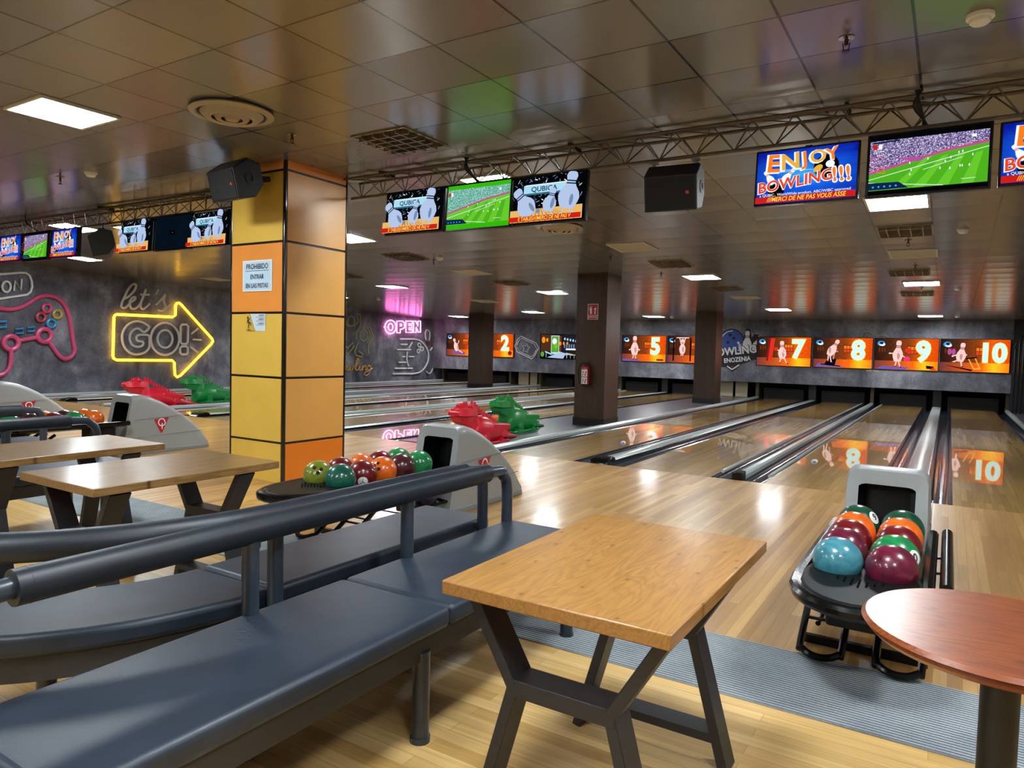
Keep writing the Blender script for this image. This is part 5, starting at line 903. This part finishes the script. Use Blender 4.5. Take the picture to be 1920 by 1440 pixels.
def rack_parts(t):
    """black tray in front of the hood, y from -1.75 to 0"""
    Z = .35
    path = [(-.255, .0), (-.255, -1.25)] + [(-.255 + .51 * (1 - math.cos(PI * i / 10)) / 2, -1.25 - .42 * math.sin(PI * i / 10) ** .8) for i in range(1, 10)] + [(.255, -1.25), (.255, .0)]
    bm = BM(); tube(bm, [(x, y, Z + .05) for x, y in path], .03, 10); obj('rim', bm, M_BLK, t, world=False)
    bm = BM(); pl = [(-.25, -1.22)] + [(-.25 + .5 * (1 - math.cos(PI * i / 12)) / 2, -1.22 - .42 * math.sin(PI * i / 12) ** .8) for i in range(1, 12)] + [(.25, -1.22), (.22, -1.02), (.1, -1.09), (0, -1.04), (-.1, -1.09), (-.22, -1.02)]
    prism(bm, pl, Z + .0, Z + .075); obj('front_cup', bm, pm('black_cup', '0a0b0c', .5, 0, 0, .2, .18), t, world=False, bevel=.02, seg=3)
    bm = BM()
    for i in range(7):
        for j in range(5 - abs(i - 3)): bmesh.ops.create_icosphere(bm, subdivisions=1, radius=.006, matrix=Matrix.Translation((-.09 + .03 * i, -1.27 - .028 * j, Z + .077)))
    o = obj('grip_dots', bm, M_BLK, t, world=False); o['kind'] = 'stuff'
    for x in (-.20, -.02, .02, .20): bm = BM(); tube(bm, [(x, -1.15, Z + .02), (x, .06, Z + .02)], .012, 8); obj('track_rail', bm, M_BLK, t, world=False)
    bm = BM(); box(bm, -.13, .13, -1.32, -.95, Z - .14, Z + .02); obj('undertray', bm, M_BLKM, t, world=False, bevel=.015)
    bm = BM(); box(bm, -.1, .1, -.3, -.0, .05, Z); obj('support_block', bm, M_BLKM, t, world=False, bevel=.015)
    for s in (-1, 1):
        xa, xb = s * .16 - .09, s * .16 + .09
        bm = BM(); P = [(xa, -.75, Z - .02), (xa, -1.17, .06)] + [(xa + .18 * (1 - math.cos(PI * i / 6)) / 2, -1.17 - .07 * math.sin(PI * i / 6), .06 - .032 * math.sin(PI * i / 6)) for i in range(1, 6)] + [(xb, -1.17, .06), (xb, -.75, Z - .02)]
        tube(bm, smooth_path(P, k=3), .017, 8); bar(bm, (xa, -1.02, .13), (xb, -1.02, .13), .02, .01, (0, 0, 1)); obj('leg', bm, M_BLK, t, world=False)
    bm = BM(); bar(bm, (-.27, -1.0, .02), (.27, -1.0, .02), .03, .04, (0, 0, 1)); obj('foot_bar', bm, M_BLK, t, world=False)
    bm = BM(); tube(bm, [(.325, -1.15, .41), (.325, .04, .41)], .028, 12); bar(bm, (.325, -.85, .41), (.26, -.85, .40), .012, .02, (0, 1, 0)); bar(bm, (.325, -.55, .41), (.26, -.55, .40), .012, .02, (0, 1, 0)); obj('hand_rail', bm, M_BLK, t, world=False)
    bm = BM(); tube(bm, [(-.2, -1.0, .1), (-.2, .0, .12), (.0, .05, .12), (.2, .0, .12), (.2, -1.0, .1)], .013, 8)
    for k in range(3): bar(bm, (-.2, -.8 + .3 * k, .1), (.2, -.8 + .3 * k, .1), .015, .01, (0, 0, 1))
    obj('lower_shelf', bm, M_BLK, t, world=False)
RETLAB = {910: 'grey ball return with loaded rack next to the round table', 78: 'grey ball return with loaded rack behind the near bench, in front of the dragons', 56: 'grey ball return with red badge in front of the far pair of dragons', 34: 'grey ball return at the edge of the view with only its rounded back showing'}
ret0 = None
for k in (910, 78, 56, 34):
    loc = (CAPS[k] - (.02 if k == 910 else .03), 4.70, 0)
    if ret0 is None:
        ret0 = thing('ball_return', RETLAB[k], 'ball return', loc, 'ball returns'); hood_parts(ret0); rack_parts(ret0)
    else: dup(ret0, loc, RETLAB[k])

# ------------------------------------------------------------------ bowling balls
def ball_mat(a, b):
    k = 'ball_' + a
    if k in _flat: return _flat[k]
    n = N(k); f = n.noise(n.coords(), 9, 5, .6, 2.5); m = n.set(n.ramp(f, [(.35, hx(a)), (.7, hx(b))]), .28, 0, .5, .08)
    _flat[k] = m; return m
COL = {'teal': ('2f6f80', '4d97a6'), 'plum': ('4a0c20', '7a1a3c'), 'maroon': ('5a0c12', '781018'), 'orange': ('d85a10', 'ee7420'), 'green': ('0c3c2a', '14543a'), 'pearl': ('0c6a3c', '1c9450'), 'olive': ('66701c', '8a942c'), 'sea': ('084a3c', '0e6450'), 'burg': ('3c1016', '56202a'), 'navy': ('10102c', '20204a'), 'dark': ('24181c', '3c2428')}
bmesh_ball = {}
def bowling_ball(label, c, col, group, holes=None, badge=None):
    if col not in bmesh_ball:
        bm = BM(); bmesh.ops.create_icosphere(bm, subdivisions=4, radius=.1085); t = obj('bowling_ball', bm, ball_mat(*COL[col]), smooth=180); bmesh_ball[col] = t.data
    else: t = bpy.data.objects.new('bowling_ball', bmesh_ball[col]); C.objects.link(t)
    t.location = c; t.rotation_euler = (0, 0, random.uniform(0, .6)) if not holes else (0, 0, 0); tag(t, label, 'bowling ball', group)
    def facing(v, r): v = Vector(v).normalized(); return Matrix.Translation(v * r) @ v.to_track_quat('Z', 'Y').to_matrix().to_4x4()
    if holes:
        q = Vector(holes).normalized(); s = q.orthogonal().normalized(); u = q.cross(s)
        for a, b in ((.0, .35), (-.17, -.08), (.15, -.1)):
            bm = BM(); lathe(bm, [(0, 0), (.0135, 0), (.0135, -.012), (0, -.012)], 14, facing(q + s * a + u * b, .1088)); obj('finger_hole', bm, pm('hole_black', '050505', .8), t, world=False)
    if badge:
        R1 = .1091; bm = BM(); lathe(bm, [(r, math.sqrt(R1 * R1 - r * r)) for r in (.036, .027, .018, .009, 0)], 24, facing(badge[0], 0.0)); o = obj('number_badge', bm, M_WHITE, t, world=False)
        d = Draw(.0003); d.text(badge[1], .052, 0, 0, pm('badge_ink', '16181c', .5), .03)
        p = d.done('numeral', o); v = Vector(badge[0]).normalized(); p.matrix_local = v.to_track_quat('Z', 'Y').to_matrix().to_4x4() @ Matrix.Rotation(-PI / 2, 4, 'X')
        for vx in p.data.vertices: vx.co.y = -math.sqrt(.1097 ** 2 - vx.co.x ** 2 - vx.co.z ** 2)
    return t
def rack_balls(cx, cols, where, group, extra={}):
    for row, s in enumerate((-1, 1)):
        for k, col in enumerate(cols[row]):
            lab, kw = extra.get((row, k), (None, {}))
            bowling_ball(lab, (cx + s * .111, 3.57 + .2175 * k, .462), col, group, **kw)
G1, G2, G3 = 'balls on the rack by the round table', 'balls on the rack behind the near bench', 'balls on the far rack'
rack_balls(CAPS[910] - .02, (['teal', 'plum', 'maroon', 'orange', 'green'], ['plum', 'pearl', 'maroon', 'orange', 'green']), '', G1, {
    (0, 0): ('turquoise scuffed bowling ball at the tray end near the round table', {}), (0, 1): ('purple-red marbled bowling ball behind the turquoise ball', {}), (0, 2): ('dark red bowling ball two behind the turquoise ball', {}), (0, 3): ('orange bowling ball in the turquoise ball row', {}), (0, 4): ('dark green bowling ball with white badge at the hood end of the turquoise ball row', {'badge': ((.55, -.5, .45), '9')}),
    (1, 0): ('glossy burgundy marbled bowling ball at the tray end beside the turquoise ball', {}), (1, 1): ('bright green pearl bowling ball with a white badge behind the burgundy ball', {'badge': ((.75, -.55, .25), '0')}), (1, 2): ('dark red bowling ball behind the bright green pearl ball', {}), (1, 3): ('orange bowling ball in the bright green pearl ball row', {}), (1, 4): ('dark green bowling ball at the hood end of the bright green pearl row', {})})
rack_balls(CAPS[78] - .03, (['olive', 'maroon', 'orange', 'maroon', 'pearl'], ['sea', 'maroon', 'orange', 'burg', 'pearl']), '', G2, {
    (0, 0): ('olive green bowling ball with three finger holes', {'holes': (.72, -.66, .55)}), (0, 1): ('dark red bowling ball right behind the olive ball', {}), (0, 2): ('orange bowling ball in the olive ball row', {}), (0, 3): ('dark red bowling ball behind the orange ball in the olive ball row', {}), (0, 4): ('green bowling ball at the hood end of the olive ball row', {}),
    (1, 0): ('deep sea green bowling ball beside the olive ball', {}), (1, 1): ('dark red bowling ball with a white A badge behind the sea green ball', {'badge': ((.6, -.75, -.3), 'A')}), (1, 2): ('orange bowling ball with a thumb hole in the sea green ball row', {'holes': (.2, -.9, .55)}), (1, 3): ('dark burgundy bowling ball in the sea green ball row', {}), (1, 4): ('green bowling ball in front of the dark hood opening in the sea green row', {})})
bowling_ball('navy blue bowling ball on the low shelf under the rack behind the near bench', (CAPS[78] + .09, 4.52, .22), 'navy', 'single navy ball')
rack_balls(CAPS[56] - .03, (['green', 'burg', 'orange', 'burg', 'orange'], ['pearl', 'burg', 'maroon', 'pearl', 'orange']), '', G3, {
    (0, 0): ('dark green bowling ball at the tray end of the far rack, farther row', {}), (0, 1): ('burgundy bowling ball second from the tray end of the far rack, farther row', {}), (0, 2): ('orange bowling ball in the middle of the far rack, farther row', {'holes': (.2, -.5, .85)}), (0, 3): ('burgundy bowling ball above the padded rail on the far rack, farther row', {}), (0, 4): ('orange bowling ball at the hood end of the far rack, farther row', {}),
    (1, 0): ('bright green bowling ball at the tray end of the far rack, nearer row', {}), (1, 1): ('burgundy bowling ball second from the tray end of the far rack, nearer row', {}), (1, 2): ('dark red bowling ball in the middle of the far rack, nearer row', {}), (1, 3): ('bright green bowling ball beside the hood end orange ball on the far rack', {}), (1, 4): ('orange bowling ball at the hood end of the far rack, nearer row', {})})

# ------------------------------------------------------------------ dragon ball ramps
def dragon(label, x, y, mat, group='dragon ball ramps'):
    t = thing('dragon_ramp', label, 'ball ramp', (x, y, .0126), group)
    def ring(yc, zc, w, h, n=14, flat=.0):
        return [(w * math.cos(2 * PI * i / n), yc, max(flat, zc + h * math.sin(2 * PI * i / n))) for i in range(n)]
    # neck and back sweep from the raised head down to the tail
    bm = BM(); loft(bm, [ring(.06, .14, .12, .14), ring(.14, .18, .165, .18), ring(.3, .21, .185, .21), ring(.48, .2, .195, .2), ring(.66, .165, .2, .165), ring(.84, .125, .18, .125), ring(1.0, .085, .12, .085), ring(1.16, .05, .07, .05), ring(1.34, .025, .035, .025), ring(1.45, .015, .012, .015)])
    def hring(zc, yc, w, l, n=14): return [(w * math.cos(2 * PI * i / n), yc + l * math.sin(2 * PI * i / n), zc) for i in range(n)]
    loft(bm, [hring(.2, .22, .16, .2), hring(.3, .18, .14, .17), hring(.38, .15, .125, .15), hring(.46, .14, .12, .14), hring(.53, .17, .09, .1)])
    obj('body', bm, mat, t, world=False, smooth=60)
    bm = BM(); 
    def slab(y, z0, z1, w0, w1): return [(-w0, y, z0), (w0, y, z0), (w1, y, z1), (-w1, y, z1)]
    loft(bm, [slab(-.24, .455, .50, .10, .085), slab(-.2, .445, .53, .13, .11), slab(-.08, .44, .545, .145, .125), slab(.06, .44, .56, .15, .13), slab(.2, .42, .55, .12, .09)])
    loft(bm, [slab(-.19, .40, .435, .085, .11), slab(-.14, .35, .43, .09, .125), slab(.0, .30, .43, .1, .135), slab(.16, .28, .43, .1, .12)])
    for s in (-1, 1): ball(bm, (s * .1, .03, .565), .045, 12); ball(bm, (s * .05, -.2, .53), .025, 8)
    obj('head', bm, mat, t, world=False, smooth=50)
    for s in (-1, 1):
        bm = BM(); ball(bm, (s * .125, .005, .575), .018, 10); obj('eye', bm, mat, t, world=False)
    spine = [(-.06, .575), (.0, .59), (.06, .595), (.2, .6), (.27, .575), (.33, .535), (.39, .49), (.45, .455), (.52, .425), (.59, .395), (.66, .36), (.73, .325), (.8, .29), (.87, .25), (.94, .21), (1.02, .165), (1.1, .12), (1.18, .09), (1.26, .065)]
    for yy, zz in spine:
        bm = BM(); loft(bm, [[(-.014, yy - .035, zz - .04), (.014, yy - .035, zz - .04), (.014, yy + .035, zz - .045), (-.014, yy + .035, zz - .045)], [(-.006, yy - .012, zz + .045), (.006, yy - .012, zz + .045), (.006, yy + .012, zz + .045), (-.006, yy + .012, zz + .045)]]); obj('crest_spike', bm, mat, t, world=False, smooth=None)
    for s in (-1, 1):
        for yy, r in ((.34, .07), (.80, .08)):
            bm = BM(); lathe(bm, [(0, 0), (r, .0), (r, .08), (r * .8, .1), (0, .1)], 16, Matrix.Translation((s * .11, yy, .11)) @ Matrix.Rotation(s * PI / 2, 4, 'Y')); loft(bm, [[(s * .12 + a, yy - .12, 0), (s * .12 + a + s * .09, yy - .12, 0), (s * .12 + a + s * .09, yy + .06, 0), (s * .12 + a, yy + .06, 0)] for a in (0,)] + [[(s * .12, yy - .1, .06), (s * .21, yy - .1, .06), (s * .21, yy + .05, .08), (s * .12, yy + .05, .08)]])
            obj('leg', bm, mat, t, world=False)
    bm = BM(); prism(bm, [(.5, .16), (.5, .30), (.98, .26), (.98, .17)], -.19, .19, axis='x'); obj('haunch', bm, mat, t, world=False, bevel=.02)
    bm = BM(); box(bm, -.2, .2, .1, .95, 0, .03); obj('base', bm, mat, t, world=False, bevel=.01)
DR, DG = pm('dragon_red', 'd2122e', .38, 0, .2, .2), pm('dragon_green', '0c8c3c', .38, 0, .2, .2)
dragon('red plastic dragon ball ramp peeking over the ball return behind the near bench', -5.85, 8.15, DR); dragon('green plastic dragon ball ramp standing in front of the extinguisher pillar', -6.3, 9.85, DG)
dragon('red plastic dragon ball ramp peeking over the far ball return with the red badge', -14.1, 8.15, DR); dragon('green plastic dragon ball ramp beside the orange pillar under the yellow arrow neon', -14.6, 9.75, DG)

# ------------------------------------------------------------------ oak tables on splayed steel frames
def oak_table(label, cx, cy, mat):
    t = thing('oak_table', label, 'table', (cx, cy, 0), 'oak tables between the benches'); hx_, hy = .335, .505
    bm = BM(); box(bm, -hx_, hx_, -hy, hy, .71, .75); obj('tabletop', bm, mat, t, world=False, bevel=.004)
    for y in (-.37, .31):
        bm = BM(); ax = (0, 1, 0); bar(bm, (-.165, y, .455), (.165, y, .455), .05, .097, ax); obj('frame_bar', bm, M_TAB, t, world=False, bevel=.003)
        for s in (-1, 1):
            bm = BM(); bar(bm, (s * .30, y, .7095), (s * .150, y, .46), .034, .10, ax); bar(bm, (s * .146, y, .464), (s * .275, y, .0), .034, .094, ax)
            obj('leg', bm, M_TAB, t, world=False, bevel=.003)
    bm = BM(); bar(bm, (-.24, .31, .11), (.24, .31, .11), .03, .09, (0, 1, 0)); obj('foot_rail', bm, M_TAB, t, world=False)
    return t
oak_table('honey oak table with splayed dark legs beside the near bench', -.855, 2.075, M_OAK)
oak_table('oak table behind the padded bench rail, facing the orange pillar', -3.49, 2.14, M_OAKD)
oak_table('oak table farther off, in front of the far bench and its ball rack', -4.57, 2.14, M_OAKD)
t = thing('round_table', 'round reddish wooden bistro table on a black column', 'table', (.143, 2.075, 0))
bm = BM(); lathe(bm, [(0, .712), (.27, .712), (.29, .716), (.302, .728), (.300, .738), (.312, .742), (.302, .752), (0, .752)], 72); obj('tabletop', bm, M_CHERRY, t, world=False, smooth=30)
bm = BM(); cyl(bm, (0, 0), .042, .02, .712, 24); cyl(bm, (0, 0), .09, .7, .712, 24); obj('column', bm, pm('powder_black', '121214', .5), t, world=False)
bm = BM(); lathe(bm, [(0, .0), (.2, 0), (.2, .012), (.06, .03), (0, .03)], 36); obj('foot', bm, pm('powder_black', '121214', .5), t, world=False)

# ------------------------------------------------------------------ benches
def cushion(t, poly, lab=None):
    bm = BM(); prism(bm, poly, .385, .462); o = obj('seat_cushion', bm, M_LEA, t, bevel=.022, seg=4, smooth=50); return o
def inset_poly(poly, k):
    c = Vector((sum(p[0] for p in poly) / len(poly), sum(p[1] for p in poly) / len(poly))); return [(p[0] - k * (1 if p[0] > c.x else -1), p[1] - k * (1 if p[1] > c.y else -1)) for p in poly]
def leg(t, x, y): bm = BM(); z = .0062 if 2.86 < y < 3.56 else 0; cyl(bm, (x, y), .031, z, .33, 16); cyl(bm, (x, y), .036, z, .02, 16); obj('leg', bm, M_PIPE, t)
def rail(t, pipe, sleeve, posts, zr=.755):
    bm = BM(); tube(bm, smooth_path(pipe, k=4), .03, 12); obj('rail_pipe', bm, M_PIPE, t)
    bm = BM(); tube(bm, smooth_path(sleeve, k=5), .049, 16); o = obj('padded_sleeve', bm, M_PAD, t)
    for f in (.06, .94):
        sm = smooth_path(sleeve, k=12); i = int(len(sm) * f); a, b = sm[i], sm[i + 1]; bm = BM(); tube(bm, [a, a + (b - a).normalized() * .006], .0498, 16); obj('seam', bm, M_PAD, o, world=False).location = -Vector(t.location)
    for x, y in posts: bm = BM(); cyl(bm, (x, y), .03, .30, zr - .02, 16); cyl(bm, (x, y), .034, zr - .06, zr - .03, 16); obj('post', bm, M_PIPE, t)
ZR = .755
def straight_bench(label, xr, dirx, y0, y1, group, loc):
    """bench along y; rail at xr, seat on the dirx side"""
    t = thing('padded_bench', label, 'bench', loc, group); a, b = sorted((xr - dirx * .02, xr + dirx * .53)); ym = 2.05
    f = xr + dirx * .53; r_ = xr - dirx * .02
    def end(y, s): return [(r_, y), (r_ + dirx * .42, y), (f - dirx * .05, y + s * .02), (f, y + s * .10)]
    hi = end(y1, -1); lo = end(y0, 1)
    cushion(t, hi + [(f, ym + .003), (r_, ym + .003)]); cushion(t, [(r_, ym - .003), (f, ym - .003)] + lo[::-1])
    bm = BM(); box(bm, a + .03, b - .025, y0 + .03, y1 - .03, .30, .384); obj('frame_board', bm, M_BOARD, t, smooth=None)
    for y in (y0 + .25, 1.93, y1 - .25): leg(t, xr + dirx * .49, y)
    for y in (y0 + .5, 1.52, 2.34, y1 - .3): leg(t, xr + dirx * .06, y)
    rail(t, [(xr, y0 - .02, .34), (xr, y0 - .02, .6), (xr, y0 + .02, ZR - .05), (xr, y0 + .12, ZR), (xr, 1.2, ZR), (xr, 2.2, ZR), (xr, y1 - .22, ZR), (xr, y1 - .10, ZR - .03), (xr, y1 - .05, ZR - .12), (xr, y1 - .05, .34)], [(xr, y0 + .15, ZR), (xr, 1.6, ZR), (xr, y1 - .26, ZR)], [(xr, 1.585), (xr, 2.42)])
    return t
straight_bench('slate blue padded bench with rail, beside the honey oak table', -2.035, 1, .70, 3.31, 'padded benches', (-1.8, 2.0, 0))
straight_bench('far padded bench with rail in front of the far ball rack', -5.86, 1, .5, 3.12, 'padded benches', (-5.6, 2.0, 0))
def curved_bench(label, xr, group, seat=True):
    t = thing('padded_bench', label, 'bench', (xr - .3, 2.0, 0), group); cx, cy = xr - 1.2, 1.8
    r1, r0 = 1.165, .71
    cushion(t, [(xr - .035, 3.31), (xr - .5, 3.31), (xr - .50, 1.813), (xr - .035, 1.813)])
    N_ = 12
    def arc(r, a0=0., a1=-95.): return [(cx + r * math.cos(math.radians(a0 + (a1 - a0) * i / N_)), cy + r * math.sin(math.radians(a0 + (a1 - a0) * i / N_))) for i in range(N_ + 1)]
    cushion(t, [(x, y - .003) for x, y in arc(r0)] + [(x, y - .003) for x, y in arc(r1)[::-1]])
    bm = BM(); box(bm, xr - .47, xr - .06, 1.82, 3.28, .30, .384); prism(bm, arc(r0 + .03) + arc(r1 - .02)[::-1], .30, .384); obj('frame_board', bm, M_BOARD, t, smooth=50)
    for x, y in ((xr - .45, 3.1), (xr - .08, 3.1), (xr - .45, 1.95), (xr - .08, 1.95)) + tuple(arc(.95)[i] for i in (5, 10)): leg(t, x, y)
    R_ = [(x, y, ZR) for x, y in arc(1.2, -8, -92)]
    rail(t, [(xr, 3.18, .34), (xr, 3.18, ZR - .12), (xr, 3.15, ZR - .03), (xr, 3.05, ZR), (xr, 2.4, ZR), (xr, 1.8, ZR)] + R_, [(xr, 3.0, ZR), (xr, 2.4, ZR), (xr, 1.85, ZR)] + R_, [(xr, 1.78)] + [arc(1.2)[i] for i in (8,)])
curved_bench('slate blue padded bench curving away, back to back with the near bench', -2.142, 'padded benches')
curved_bench('far padded bench half hidden behind the far bench rail', -6.98, 'padded benches')
